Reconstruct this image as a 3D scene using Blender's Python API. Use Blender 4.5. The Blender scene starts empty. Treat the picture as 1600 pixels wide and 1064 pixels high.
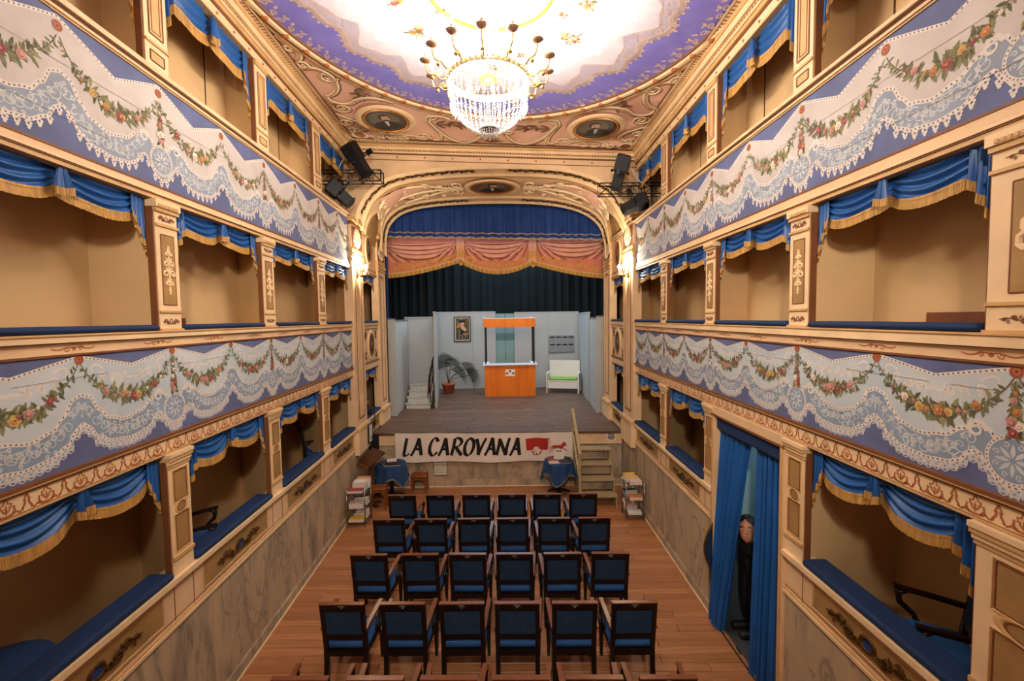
import bpy, bmesh, math, random
from mathutils import Vector, Matrix, noise as mnoise
PI = math.pi
rnd = random.Random(7)
S = bpy.context.scene
COL = S.collection
# ------------------------------------------------------------------ camera
cam_d = bpy.data.cameras.new('camera'); cam = bpy.data.objects.new('camera', cam_d); COL.objects.link(cam)
cam_d.sensor_width = 36.0; cam_d.lens = 681.54*36/1600; cam_d.clip_start = 0.05
_p, _y, _r = [math.radians(a) for a in (2.941, 1.3323, -0.7837)]
_F = Vector((math.sin(_y)*math.cos(_p), math.cos(_y)*math.cos(_p), -math.sin(_p)))
_R0 = Vector((math.cos(_y), -math.sin(_y), 0)); _U0 = _R0.cross(_F)
_R = _R0*math.cos(_r)+_U0*math.sin(_r); _U = _U0*math.cos(_r)-_R0*math.sin(_r)
cam.matrix_world = Matrix(((_R.x,_U.x,-_F.x,0),(_R.y,_U.y,-_F.y,0),(_R.z,_U.z,-_F.z,3.8),(0,0,0,1)))
S.camera = cam
# ------------------------------------------------------------------ world, exposure, large lights
w = bpy.data.worlds.new('world'); S.world = w; w.use_nodes = True
w.node_tree.nodes['Background'].inputs[0].default_value = (0.9, 0.95, 1.0, 1)
w.node_tree.nodes['Background'].inputs[1].default_value = 0.15
S.view_settings.view_transform = 'Standard'; S.view_settings.look = 'None'
S.view_settings.gamma = 1.0; S.view_settings.use_curve_mapping = False
S.view_settings.exposure = 0.0
WARM = (1.0, 0.89, 0.755)
def light(name, kind, loc, energy, color=WARM, size=0.05, rot=None, size_y=None, spot=None):
    d = bpy.data.lights.new(name, kind); d.energy = energy; d.color = color
    if kind in ('POINT', 'SPOT'): d.shadow_soft_size = size
    if kind == 'AREA':
        d.size = size
        if size_y: d.shape = 'RECTANGLE'; d.size_y = size_y
    if spot: d.spot_size = spot; d.spot_blend = 0.6
    o = bpy.data.objects.new(name, d); COL.objects.link(o); o.location = loc
    if rot: o.rotation_euler = rot
    o['kind'] = 'structure'
    return o
STAGE_LIGHT = light('stage_work_light', 'AREA', (0.3, 12.3, 6.9), 260, (0.90, 0.96, 1.0), 6.4, (math.radians(8), 0, 0), 1.2)
STAGE_BACK = light('stage_back_light', 'AREA', (0.3, 16.3, 7.0), 150, (0.45, 0.80, 1.0), 4.5, (math.radians(-14), 0, 0), 0.5)
FILL_SPOT = light('rear_fill_spot', 'SPOT', (0.0, -0.8, 5.6), 700, WARM, 0.15, (math.radians(74), 0, 0), spot=math.radians(84))  # added fill behind the camera to brighten the far boxes, no lamp of the hall
REAR_LIGHT = light('rear_gallery_light', 'AREA', (0.0, -0.8, 5.7), 60, WARM, 0.5, (math.radians(76), 0, 0), 0.5)
CH_W, BOWL_W, SCONCE_W = 22.0, 60.0, 90.0
MAN_HEAD = (-.14, .02, 1.36)
# ------------------------------------------------------------------ materials
def lin(h):
    h = h.lstrip('#'); c = [int(h[i:i+2], 16)/255 for i in (0, 2, 4)]
    return tuple(x/12.92 if x <= 0.04045 else ((x+0.055)/1.055)**2.4 for x in c)
def mat(name, col, rough=0.6, var=0.12, scale=6.0, col2=None, metal=0.0, spec=0.4, bump=0.0, bscale=None, sheen=0.0, coat=0.0, stretch=None, emit=0.0, detail=4.0):
    m = bpy.data.materials.new(name); m.use_nodes = True
    nt = m.node_tree; N = nt.nodes; L = nt.links; b = N['Principled BSDF']
    c1 = lin(col)
    c2 = lin(col2) if col2 else tuple(max(0, x*(1-var*2)) for x in c1)
    b.inputs['Roughness'].default_value = rough; b.inputs['Metallic'].default_value = metal
    b.inputs['Specular IOR Level'].default_value = spec
    if sheen: b.inputs['Sheen Weight'].default_value = sheen; b.inputs['Sheen Roughness'].default_value = 0.4; b.inputs['Sheen Tint'].default_value = (*[min(1, x*1.6+.05) for x in c1], 1)
    if coat: b.inputs['Coat Weight'].default_value = coat
    if var > 0 or col2:
        tc = N.new('ShaderNodeTexCoord'); mp = N.new('ShaderNodeMapping'); nz = N.new('ShaderNodeTexNoise'); rp = N.new('ShaderNodeMixRGB')
        L.new(tc.outputs['Object'], mp.inputs[0]); L.new(mp.outputs[0], nz.inputs[0])
        if stretch: mp.inputs['Scale'].default_value = stretch
        nz.inputs['Scale'].default_value = scale; nz.inputs['Detail'].default_value = detail
        cr = N.new('ShaderNodeValToRGB'); cr.color_ramp.elements[0].position = 0.3; cr.color_ramp.elements[1].position = 0.7
        L.new(nz.outputs[0], cr.inputs[0]); L.new(cr.outputs[0], rp.inputs[0])
        rp.inputs[1].default_value = (*c1, 1); rp.inputs[2].default_value = (*c2, 1)
        L.new(rp.outputs[0], b.inputs['Base Color'])
        if bump:
            bp = N.new('ShaderNodeBump'); bp.inputs['Strength'].default_value = bump; bp.inputs['Distance'].default_value = 0.02
            n2 = N.new('ShaderNodeTexNoise'); n2.inputs['Scale'].default_value = bscale or scale*4; n2.inputs['Detail'].default_value = 5
            L.new(mp.outputs[0], n2.inputs[0]); L.new(n2.outputs[0], bp.inputs['Height']); L.new(bp.outputs[0], b.inputs['Normal'])
    else: b.inputs['Base Color'].default_value = (*c1, 1)
    if emit: b.inputs['Emission Color'].default_value = (*c1, 1); b.inputs['Emission Strength'].default_value = emit
    return m
M = {}
def dm(key, *a, **k): M[key] = mat(key, *a, **k)
dm('gold_wall', '#eac498', 0.6, 0.10, 3.0, bump=0.05)
dm('gold_light', '#eecda0', 0.55, 0.08, 4.0)
dm('gold_mid', '#d4a870', 0.55, 0.10, 4.0)
dm('gold_panel', '#a8824e', 0.6, 0.14, 5.0)
dm('brown_line', '#7d4b28', 0.6, 0.1, 8.0)
dm('brown_dark', '#4a2a1a', 0.6, 0.15, 8.0)
dm('orange_paint', '#b4683a', 0.65, 0.15, 14.0)
dm('box_plaster', '#dab583', 0.8, 0.07, 1.6)
dm('velvet', '#1b579b', 0.42, 0.12, 3.0, sheen=0.35, spec=0.45)
dm('velvet_dark', '#0c2c56', 0.8, 0.15, 3.0, sheen=0.12)
dm('fringe', '#cf9c50', 0.6, 0.25, 60.0, stretch=(1, 1, .12))
dm('periwinkle', '#626a92', 0.75, 0.14, 3.5, bump=0.05)
dm('cloth_grey', '#c4cacc', 0.75, 0.10, 3.0, col2='#aeb9c0')
dm('cloth_cream', '#cbc2bc', 0.75, 0.06, 3.0, col2='#b8ada8')
dm('lace_blue', '#8b9cb0', 0.75, 0.12, 5.0)
dm('lace_pale', '#959eae', 0.75, 0.12, 5.0)
dm('lace_white', '#ddd3cb', 0.75, 0.06, 12.0)
dm('lace_soft', '#c8cacb', 0.75, 0.06, 12.0)
dm('dot_brown', '#6e6259', 0.75, 0.0)
dm('leaf_a', '#7c7a52', 0.75, 0.15, 20.0)
dm('leaf_b', '#9a9266', 0.75, 0.15, 20.0)
dm('leaf_c', '#626045', 0.75, 0.15, 20.0)
dm('fl_red', '#a84e54', 0.75, 0.2, 30.0)
dm('fl_pink', '#d49a96', 0.75, 0.2, 30.0)
dm('fl_orange', '#d08c4c', 0.75, 0.2, 30.0)
dm('fl_yellow', '#d8b468', 0.75, 0.2, 30.0)
dm('fl_white', '#eadfd2', 0.75, 0.1, 30.0)
dm('fl_dark', '#7c3038', 0.75, 0.1, 30.0)
dm('crack', '#6a625c', 0.9, 0.0)
dm('pink_field', '#efc2ab', 0.75, 0.10, 2.2, col2='#e0aa90')
dm('scroll_hi', '#f6dcb4', 0.7, 0.08, 8.0)
dm('scroll_mid', '#d0a67a', 0.7, 0.08, 8.0)
dm('scroll_lo', '#8a5c44', 0.7, 0.1, 8.0)
dm('ceil_blue', '#8c84da', 0.8, 0.12, 4.0, col2='#7d76d0')
dm('ceil_white', '#f0eef6', 0.8, 0.04, 2.0)
dm('ceil_lace', '#c9bfd2', 0.8, 0.08, 8.0)
dm('ceil_lace_pink', '#dcc2bc', 0.8, 0.08, 12.0)
dm('gilt_orange', '#c47a2c', 0.38, 0.15, 14.0, metal=0.5)
dm('portrait_ground', '#6e6250', 0.5, 0.2, 3.0)
dm('pale_gilt', '#e6d3a4', 0.35, 0.08, 10.0, metal=0.55)
dm('ceil_lace2', '#e2dae6', 0.8, 0.06, 8.0)
dm('gilt', '#d8a740', 0.3, 0.1, 10.0, metal=0.85)
dm('gilt_dark', '#6b4a20', 0.45, 0.2, 20.0, metal=0.5)
dm('canvas_dark', '#4a443c', 0.5, 0.25, 4.0)
dm('canvas_brown', '#6a5236', 0.5, 0.25, 4.0)
dm('skin_paint', '#d6a488', 0.6, 0.15, 20.0)
dm('hair_paint', '#231a15', 0.6, 0.1, 20.0)
dm('white_paint', '#d8d0c4', 0.6, 0.1, 20.0)
dm('coat_paint', '#1b1a1c', 0.6, 0.1, 20.0)
dm('chair_wood', '#1e1009', 0.38, 0.18, 9.0, stretch=(1, 1, .25), spec=0.35)
dm('arm_wood', '#7c4526', 0.28, 0.18, 9.0, stretch=(1, .25, 1), spec=0.5)
dm('chair_cloth', '#1f4f88', 0.8, 0.15, 12.0, sheen=0.4)
dm('chair_back_cloth', '#1a3350', 0.85, 0.15, 14.0, sheen=0.25)
dm('silver_ink', '#c9c2b4', 0.4, 0.0)
dm('brass', '#b08a4a', 0.3, 0.1, 10.0, metal=0.9)
dm('marble_white', '#d2d2cc', 0.4, 0.2, 30.0, col2='#8c8a86')
dm('flat_grey', '#adb1b2', 0.8, 0.05, 1.2)
dm('flat_cap', '#6c6f70', 0.8, 0.1, 3.0)
dm('flat_teal', '#7fa09e', 0.5, 0.08, 2.0)
dm('flat_teal_shadow', '#587c7c', 0.5, 0.08, 2.0)
dm('step_white', '#cfd0ce', 0.6, 0.06, 5.0)
dm('booth_orange', '#e0730c', 0.5, 0.12, 2.0, col2='#cc6208', stretch=(3, 3, .3))
dm('booth_top', '#dfe6f2', 0.4, 0.03, 4.0)
dm('black', '#0c0c0d', 0.5, 0.1, 10.0)
dm('black_metal', '#131315', 0.4, 0.1, 10.0, metal=0.3)
dm('lamp_black', '#101012', 0.6, 0.15, 14.0)
dm('red_cloth', '#8c3420', 0.85, 0.15, 8.0)
dm('palm_green', '#22391a', 0.6, 0.25, 8.0)
dm('palm_stem', '#6a5434', 0.7, 0.2, 12.0)
dm('terracotta', '#b35a34', 0.75, 0.12, 8.0)
dm('soil', '#2a1d14', 0.95, 0.2, 30.0)
dm('bench_white', '#dcd8d2', 0.5, 0.04, 3.0)
dm('cushion_green', '#88b04c', 0.8, 0.1, 6.0)
dm('banner_cloth', '#e4d5c8', 0.8, 0.05, 3.0)
dm('ink', '#15130f', 0.8, 0.0)
dm('banner_red', '#b32a1c', 0.8, 0.06, 6.0)
dm('step_wood', '#b09a74', 0.6, 0.15, 5.0, stretch=(.3, 2, 2))
dm('stool_wood', '#8a4a1c', 0.35, 0.2, 6.0, stretch=(2, 2, .4))
dm('chrome', '#9c968c', 0.25, 0.05, 10.0, metal=0.9)
dm('paper', '#e4dcd2', 0.8, 0.05, 9.0)
dm('page', '#d9cfc2', 0.9, 0.1, 60.0, stretch=(.2, .2, 6))
dm('paint_yellow', '#e3b23c', 0.6, 0.08, 9.0)
dm('book_orange', '#d98548', 0.6, 0.1, 9.0)
dm('book_blue', '#7d9cc4', 0.6, 0.1, 9.0)
dm('book_pink', '#d9b8b4', 0.6, 0.1, 9.0)
dm('book_dark', '#3a2c30', 0.6, 0.15, 9.0)
dm('book_green', '#8f8c4a', 0.6, 0.15, 9.0)
dm('book_red', '#9c4038', 0.6, 0.15, 9.0)
dm('stripe_grey', '#9a9aa8', 0.8, 0.0)
dm('stripe_yellow', '#e0cf8c', 0.8, 0.0)
dm('lectern_wood', '#5a3620', 0.4, 0.2, 7.0, stretch=(2, .3, 2))
dm('corridor', '#8aa6b0', 0.8, 0.04, 2.0)
dm('corridor_lower_band', '#3c444a', 0.8, 0.06, 3.0)  # darker grey over the lower part of the corridor walls
dm('corridor_floor', '#3a3c40', 0.7, 0.1, 4.0)
dm('skin', '#c08468', 0.5, 0.08, 12.0)
dm('hair', '#1c1512', 0.6, 0.1, 30.0)
dm('suit', '#0d0d10', 0.8, 0.1, 10.0)
dm('lips', '#9a4c44', 0.5, 0.05, 12.0)
dm('eye_white', '#e4dcd4', 0.3, 0.0)
dm('coral', '#cf7c60', 0.8, 0.10, 4.0)
dm('coral_dark', '#8c4a38', 0.8, 0.12, 6.0)
dm('coral_light', '#e3a184', 0.8, 0.08, 6.0)
dm('coral_gold', '#cf9838', 0.7, 0.12, 12.0)
dm('curtain_blue', '#1f4288', 0.85, 0.15, 4.0, sheen=0.4)
dm('curtain_trim', '#b39a80', 0.7, 0.1, 10.0)
dm('curtain_black', '#091519', 0.9, 0.2, 1.2, col2='#04080a', stretch=(1, 1, .1))
dm('shell_plaster', '#b59a70', 0.9, 0.08, 1.0)
dm('stage_black', '#0c0c0d', 0.95, 0.1, 2.0)
dm('cable_white', '#d4d0c8', 0.5, 0.0)
dm('glow', '#fff0d0', 0.5, 0.0, emit=28.0)
dm('sconce_glow', '#fff2d8', 0.5, 0.0, emit=70.0)
def marble():
    m = bpy.data.materials.new('marble_wainscot'); m.use_nodes = True; nt = m.node_tree; N = nt.nodes; L = nt.links; b = N['Principled BSDF']
    tc = N.new('ShaderNodeTexCoord'); oi = N.new('ShaderNodeObjectInfo'); ad = N.new('ShaderNodeVectorMath'); ad.operation = 'ADD'
    sc = N.new('ShaderNodeVectorMath'); sc.operation = 'SCALE'; sc.inputs['Scale'].default_value = 37.0
    L.new(oi.outputs['Random'], sc.inputs[0]); L.new(tc.outputs['Object'], ad.inputs[0]); L.new(sc.outputs[0], ad.inputs[1])
    mp = N.new('ShaderNodeMapping'); mp.inputs['Rotation'].default_value = (0.7, 0.3, 0.5); mp.inputs['Scale'].default_value = (1.0, 1.5, .5)
    L.new(ad.outputs[0], mp.inputs[0])
    n1 = N.new('ShaderNodeTexNoise'); n1.inputs['Scale'].default_value = 1.5; n1.inputs['Detail'].default_value = 7; n1.inputs['Distortion'].default_value = 1.4
    n2 = N.new('ShaderNodeTexNoise'); n2.inputs['Scale'].default_value = 1.8; n2.inputs['Detail'].default_value = 5; n2.inputs['Distortion'].default_value = 1.6
    L.new(mp.outputs[0], n1.inputs[0]); L.new(mp.outputs[0], n2.inputs[0])
    r1 = N.new('ShaderNodeValToRGB'); e = r1.color_ramp.elements
    e[0].position = 0.30; e[0].color = (*lin('#85776a'), 1); e[1].position = 0.72; e[1].color = (*lin('#c4a985'), 1)
    k = e.new(0.47); k.color = (*lin('#ab987e'), 1)
    L.new(n1.outputs[0], r1.inputs[0])
    r2 = N.new('ShaderNodeValToRGB'); e = r2.color_ramp.elements
    e[0].position = 0.475; e[0].color = (0, 0, 0, 1); e[1].position = 0.50; e[1].color = (1, 1, 1, 1); k = e.new(0.525); k.color = (0, 0, 0, 1)
    L.new(n2.outputs[0], r2.inputs[0])
    mx = N.new('ShaderNodeMixRGB'); mx.inputs[2].default_value = (*lin('#5a5048'), 1); L.new(r1.outputs[0], mx.inputs[1])
    ml = N.new('ShaderNodeMath'); ml.operation = 'MULTIPLY'; ml.inputs[1].default_value = 0.55; L.new(r2.outputs[0], ml.inputs[0]); L.new(ml.outputs[0], mx.inputs[0])
    L.new(mx.outputs[0], b.inputs['Base Color']); b.inputs['Roughness'].default_value = 0.45
    M['marble'] = m
marble()
def plank_mat(name, base, alt, dark, rough, wear=None, gs=1.0):
    m = bpy.data.materials.new(name); m.use_nodes = True; nt = m.node_tree; N = nt.nodes; L = nt.links; b = N['Principled BSDF']
    tc = N.new('ShaderNodeTexCoord'); oi = N.new('ShaderNodeObjectInfo'); ad = N.new('ShaderNodeVectorMath'); ad.operation = 'ADD'
    sc = N.new('ShaderNodeVectorMath'); sc.operation = 'SCALE'; sc.inputs['Scale'].default_value = 53.0
    L.new(oi.outputs['Random'], sc.inputs[0]); L.new(tc.outputs['Object'], ad.inputs[0]); L.new(sc.outputs[0], ad.inputs[1])
    mp = N.new('ShaderNodeMapping'); mp.inputs['Scale'].default_value = (1.2*gs, 22*gs, 10); L.new(ad.outputs[0], mp.inputs[0])
    n1 = N.new('ShaderNodeTexNoise'); n1.inputs['Scale'].default_value = 1.6; n1.inputs['Detail'].default_value = 6; n1.inputs['Distortion'].default_value = .6; L.new(mp.outputs[0], n1.inputs[0])
    mx = N.new('ShaderNodeMixRGB'); mx.inputs[1].default_value = (*lin(base), 1); mx.inputs[2].default_value = (*lin(alt), 1); L.new(oi.outputs['Random'], mx.inputs[0])
    m2 = N.new('ShaderNodeMixRGB'); m2.inputs[2].default_value = (*lin(dark), 1); L.new(mx.outputs[0], m2.inputs[1])
    r = N.new('ShaderNodeValToRGB'); r.color_ramp.elements[0].position = .42; r.color_ramp.elements[1].position = .75; r.color_ramp.elements[1].color = (.7, .7, .7, 1)
    L.new(n1.outputs[0], r.inputs[0]); L.new(r.outputs[0], m2.inputs[0]); out = m2
    if wear:
        mw = N.new('ShaderNodeMapping'); mw.inputs['Scale'].default_value = (1.3, 6, 1)
        geo = N.new('ShaderNodeNewGeometry'); L.new(geo.outputs['Position'], mw.inputs[0])
        n3 = N.new('ShaderNodeTexNoise'); n3.inputs['Scale'].default_value = 1.7; n3.inputs['Detail'].default_value = 9; n3.inputs['Roughness'].default_value = .7; L.new(mw.outputs[0], n3.inputs[0])
        r3 = N.new('ShaderNodeValToRGB'); r3.color_ramp.elements[0].position = .52; r3.color_ramp.elements[1].position = .72; r3.color_ramp.elements[1].color = (.8, .8, .8, 1); L.new(n3.outputs[0], r3.inputs[0])
        m3 = N.new('ShaderNodeMixRGB'); m3.inputs[2].default_value = (*lin(wear), 1); L.new(m2.outputs[0], m3.inputs[1]); L.new(r3.outputs[0], m3.inputs[0]); out = m3
    L.new(out.outputs[0], b.inputs['Base Color']); b.inputs['Roughness'].default_value = rough
    M[name] = m
plank_mat('floor_plank', '#9a6239', '#b57a4c', '#764627', 0.42)
plank_mat('stage_plank', '#573a28', '#6a4a36', '#38251a', 0.5, '#8d7b6c')
def crystal():
    m = bpy.data.materials.new('crystal'); m.use_nodes = True; b = m.node_tree.nodes['Principled BSDF']
    b.inputs['Base Color'].default_value = (0.95, 0.95, 0.97, 1); b.inputs['Roughness'].default_value = 0.08
    b.inputs['Transmission Weight'].default_value = 0.35; b.inputs['IOR'].default_value = 1.5; b.inputs['Specular IOR Level'].default_value = 0.8
    M['crystal'] = m
crystal()
# ------------------------------------------------------------------ mesh helpers
class MB:
    def __init__(s): s.v = []; s.f = []; s.m = []; s.sm = []
    def add(s, vs, fs, mi=0, smooth=False):
        o = len(s.v); s.v.extend([tuple(p) for p in vs])
        for f in fs: s.f.append(tuple(i+o for i in f)); s.m.append(mi); s.sm.append(smooth)
    def box(s, a, b, mi=0, fn=None):
        (x0, y0, z0), (x1, y1, z1) = a, b
        P = [(x0,y0,z0),(x1,y0,z0),(x1,y1,z0),(x0,y1,z0),(x0,y0,z1),(x1,y0,z1),(x1,y1,z1),(x0,y1,z1)]
        if fn: P = [fn(*p) for p in P]
        s.add(P, [(3,2,1,0),(4,5,6,7),(0,1,5,4),(1,2,6,5),(2,3,7,6),(3,0,4,7)], mi)
    def rbox(s, a, b, r, mi=0, fn=None, smooth=True):            # box with its edges rounded by a ring profile around z, bevelled top and bottom
        (x0, y0, z0), (x1, y1, z1) = a, b
        r = min(r, (x1-x0)/2.01, (y1-y0)/2.01, (z1-z0)/2.01); rings = []
        for z, k in ((z0, r), (z0+r*.3, r*.3), (z0+r, 0), (z1-r, 0), (z1-r*.3, r*.3), (z1, r)):
            ring = []
            for cx, cy, a0 in ((x1-r, y1-r, 0), (x0+r, y1-r, 90), (x0+r, y0+r, 180), (x1-r, y0+r, 270)):
                for t in (0, 45, 90):
                    an = math.radians(a0+t); ring.append((cx+(r-k)*math.cos(an), cy+(r-k)*math.sin(an), z))
            rings.append(ring)
        s.loft(rings, mi, True, True, fn, smooth)
    def loft(s, rings, mi=0, closed=True, caps=True, fn=None, smooth=True):
        n = len(rings[0]); vs = [fn(*p) if fn else p for r in rings for p in r]; fs = []
        for i in range(len(rings)-1):
            for j in range(n if closed else n-1):
                k = (j+1) % n; fs.append((i*n+j, i*n+k, (i+1)*n+k, (i+1)*n+j))
        s.add(vs, fs, mi, smooth)
        if caps and closed:
            s.add([vs[i] for i in range(n)], [tuple(reversed(range(n)))], mi); s.add([vs[-n+i] for i in range(n)], [tuple(range(n))], mi)
    def tube(s, pts, r, mi=0, n=6, caps=True, fn=None):
        pts = [Vector(p) for p in pts]; rs = r if isinstance(r, (list, tuple)) else [r]*len(pts); rings = []; up = None
        for i, p in enumerate(pts):
            t = (pts[min(i+1, len(pts)-1)]-pts[max(i-1, 0)]).normalized()
            if up is None: up = Vector((0, 0, 1)) if abs(t.z) < .9 else Vector((1, 0, 0))
            a = t.cross(up); a = a.normalized() if a.length > 1e-6 else Vector((1, 0, 0)); b = a.cross(t).normalized(); up = b
            rings.append([tuple(p+(a*math.cos(2*PI*k/n)+b*math.sin(2*PI*k/n))*rs[i]) for k in range(n)])
        s.loft(rings, mi, True, caps, fn, True)
    def lathe(s, prof, c=(0, 0, 0), n=16, mi=0, caps=True, smooth=True, sy=1.0):
        rings = [[(c[0]+r*math.cos(2*PI*k/n), c[1]+sy*r*math.sin(2*PI*k/n), c[2]+z) for k in range(n)] for r, z in prof]
        s.loft(rings, mi, True, caps, None, smooth)
    def ball(s, c, r, mi=0, n=10, m=6, sc=(1, 1, 1)):
        rings = [[(c[0]+sc[0]*r*math.sin(PI*i/m)*math.cos(2*PI*k/n), c[1]+sc[1]*r*math.sin(PI*i/m)*math.sin(2*PI*k/n), c[2]-sc[2]*r*math.cos(PI*i/m)) for k in range(n)] for i in range(m+1)]
        s.loft(rings, mi, True, False, None, True)
    def grid(s, f, nu, nv, mi=0, smooth=True):
        s.add([f(i/nu, j/nv) for j in range(nv+1) for i in range(nu+1)], [(j*(nu+1)+i, j*(nu+1)+i+1, (j+1)*(nu+1)+i+1, (j+1)*(nu+1)+i) for j in range(nv) for i in range(nu)], mi, smooth)
    # ---- flat paint and low relief on a surface; F(u, v, d) gives the point d in front of the surface
    def strip(s, F, pts, wd, mi=0, d=0.001):
        n = len(pts); vs = []
        for i, (u, v) in enumerate(pts):
            a = pts[max(i-1, 0)]; b = pts[min(i+1, n-1)]; tx, ty = b[0]-a[0], b[1]-a[1]; l = math.hypot(tx, ty) or 1
            k = (wd[i] if isinstance(wd, (list, tuple)) else wd)/2; nx, ny = -ty/l*k, tx/l*k
            vs += [F(u+nx, v+ny, d), F(u-nx, v-ny, d)]
        s.add(vs, [(2*i, 2*i+1, 2*i+3, 2*i+2) for i in range(n-1)], mi)
    def ridge(s, F, pts, wd, h, mi=0, d=0.0, taper=True):
        n = len(pts); vs = []
        for i, (u, v) in enumerate(pts):
            a = pts[max(i-1, 0)]; b = pts[min(i+1, n-1)]; tx, ty = b[0]-a[0], b[1]-a[1]; l = math.hypot(tx, ty) or 1
            k = (wd[i] if isinstance(wd, (list, tuple)) else wd)/2; nx, ny = -ty/l*k, tx/l*k
            vs += [F(u+nx, v+ny, d), F(u+nx*.45, v+ny*.45, d+h), F(u-nx*.45, v-ny*.45, d+h), F(u-nx, v-ny, d)]
        s.add(vs, [(4*i+j, 4*i+j+1, 4*i+j+5, 4*i+j+4) for i in range(n-1) for j in range(3)], mi)
    def disc(s, F, c, r, mi=0, d=0.001, n=10, ry=None, rot=0):
        ry = r if ry is None else ry; ca, sa = math.cos(rot), math.sin(rot)
        s.add([F(c[0]+r*math.cos(2*PI*k/n)*ca-ry*math.sin(2*PI*k/n)*sa, c[1]+r*math.cos(2*PI*k/n)*sa+ry*math.sin(2*PI*k/n)*ca, d) for k in range(n)], [tuple(range(n))], mi)
    def ring(s, F, c, r0, r1, mi=0, d=0.001, n=24, ry0=None, ry1=None, h=0.0):
        ry0 = r0 if ry0 is None else ry0; ry1 = r1 if ry1 is None else ry1; vs = []
        for k in range(n):
            ca, sa = math.cos(2*PI*k/n), math.sin(2*PI*k/n)
            vs += [F(c[0]+r0*ca, c[1]+ry0*sa, d), F(c[0]+(r0*.5+r1*.5)*ca, c[1]+(ry0*.5+ry1*.5)*sa, d+h), F(c[0]+r1*ca, c[1]+ry1*sa, d)]
        s.add(vs, [(3*k+j, 3*((k+1) % n)+j, 3*((k+1) % n)+j+1, 3*k+j+1) for k in range(n) for j in (0, 1)], mi, h > 0)
    def leaf(s, F, c, an, l, wd, mi=0, d=0.001):
        ca, sa = math.cos(an), math.sin(an)
        s.add([F(c[0]+x*ca-y*sa, c[1]+x*sa+y*ca, d) for x, y in ((0, 0), (l*.35, wd/2), (l*.7, wd*.38), (l, 0), (l*.7, -wd*.38), (l*.35, -wd/2))], [(0, 1, 2, 3, 4, 5)], mi)
    def poly(s, F, pts, mi=0, d=0.001): s.add([F(u, v, d) for u, v in pts], [tuple(range(len(pts)))], mi)
def spiral(c, r, turns=1.4, start=0.0, dirn=1, n=22, r1=.12):
    return [(c[0]+r*(1-(1-r1)*i/n)*math.cos(start+dirn*2*PI*turns*i/n), c[1]+r*(1-(1-r1)*i/n)*math.sin(start+dirn*2*PI*turns*i/n)) for i in range(n+1)]
def bez(p0, p1, p2, p3, n=16):
    return [tuple((1-t)**3*a+3*(1-t)**2*t*b+3*(1-t)*t*t*c+t**3*e for a, b, c, e in zip(p0, p1, p2, p3)) for t in [i/n for i in range(n+1)]]
def mesh(name, mb, mats, recalc=False):
    me = bpy.data.meshes.new(name); me.from_pydata(mb.v, [], mb.f)
    for k in mats: me.materials.append(M[k])
    if mb.f:
        me.polygons.foreach_set('material_index', mb.m); me.polygons.foreach_set('use_smooth', mb.sm)
    if recalc:
        b = bmesh.new(); b.from_mesh(me); bmesh.ops.remove_doubles(b, verts=b.verts, dist=1e-5); bmesh.ops.recalc_face_normals(b, faces=b.faces); b.to_mesh(me); b.free()
    me.update(); return me
def ob(name, mb, mats, parent=None, recalc=True, label=None, kind=None):
    me = mb if isinstance(mb, bpy.types.Mesh) else mesh(name, mb, [mats] if isinstance(mats, str) else mats, recalc)
    o = bpy.data.objects.new(name, me); COL.objects.link(o)
    if parent: o.parent = parent
    if label: o['label'] = label
    if kind: o['kind'] = kind
    return o
def tag(o, label, cat, group=None):
    o['label'] = label; o['category'] = cat
    if group: o['group'] = group
    return o
def thing(name, label, cat, loc=(0, 0, 0), rz=0.0, group=None):
    o = bpy.data.objects.new(name, None); COL.objects.link(o); o.empty_display_size = .1
    o.location = loc; o.rotation_euler = (0, 0, rz); return tag(o, label, cat, group)
def struct(name):
    o = bpy.data.objects.new(name, None); COL.objects.link(o); o['kind'] = 'structure'; return o
def dup(root, label=None, group=None):
    r = root.copy(); COL.objects.link(r)
    if label: r['label'] = label
    if group: r['group'] = group
    for ch in list(root.children):
        c = ch.copy(); COL.objects.link(c); c.parent = r
        for g in list(ch.children):
            d = g.copy(); COL.objects.link(d); d.parent = c
    return r
_fc = {}
def text_mesh(body, size, matk, shear=0.0, bold=0.0, extrude=0.0):
    key = (body, size, matk, shear)
    if key in _fc: return _fc[key]
    c = bpy.data.curves.new('lettering', 'FONT'); c.body = body; c.size = size; c.align_x = 'CENTER'; c.align_y = 'CENTER'; c.shear = shear; c.offset = bold; c.extrude = extrude; c.resolution_u = 2
    o = bpy.data.objects.new('tmp_text', c); COL.objects.link(o)
    dg = bpy.context.evaluated_depsgraph_get(); me = bpy.data.meshes.new_from_object(o.evaluated_get(dg)); me.name = 'lettering'
    bpy.data.objects.remove(o); bpy.data.curves.remove(c); me.materials.clear(); me.materials.append(M[matk]); _fc[key] = me; return me
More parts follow.
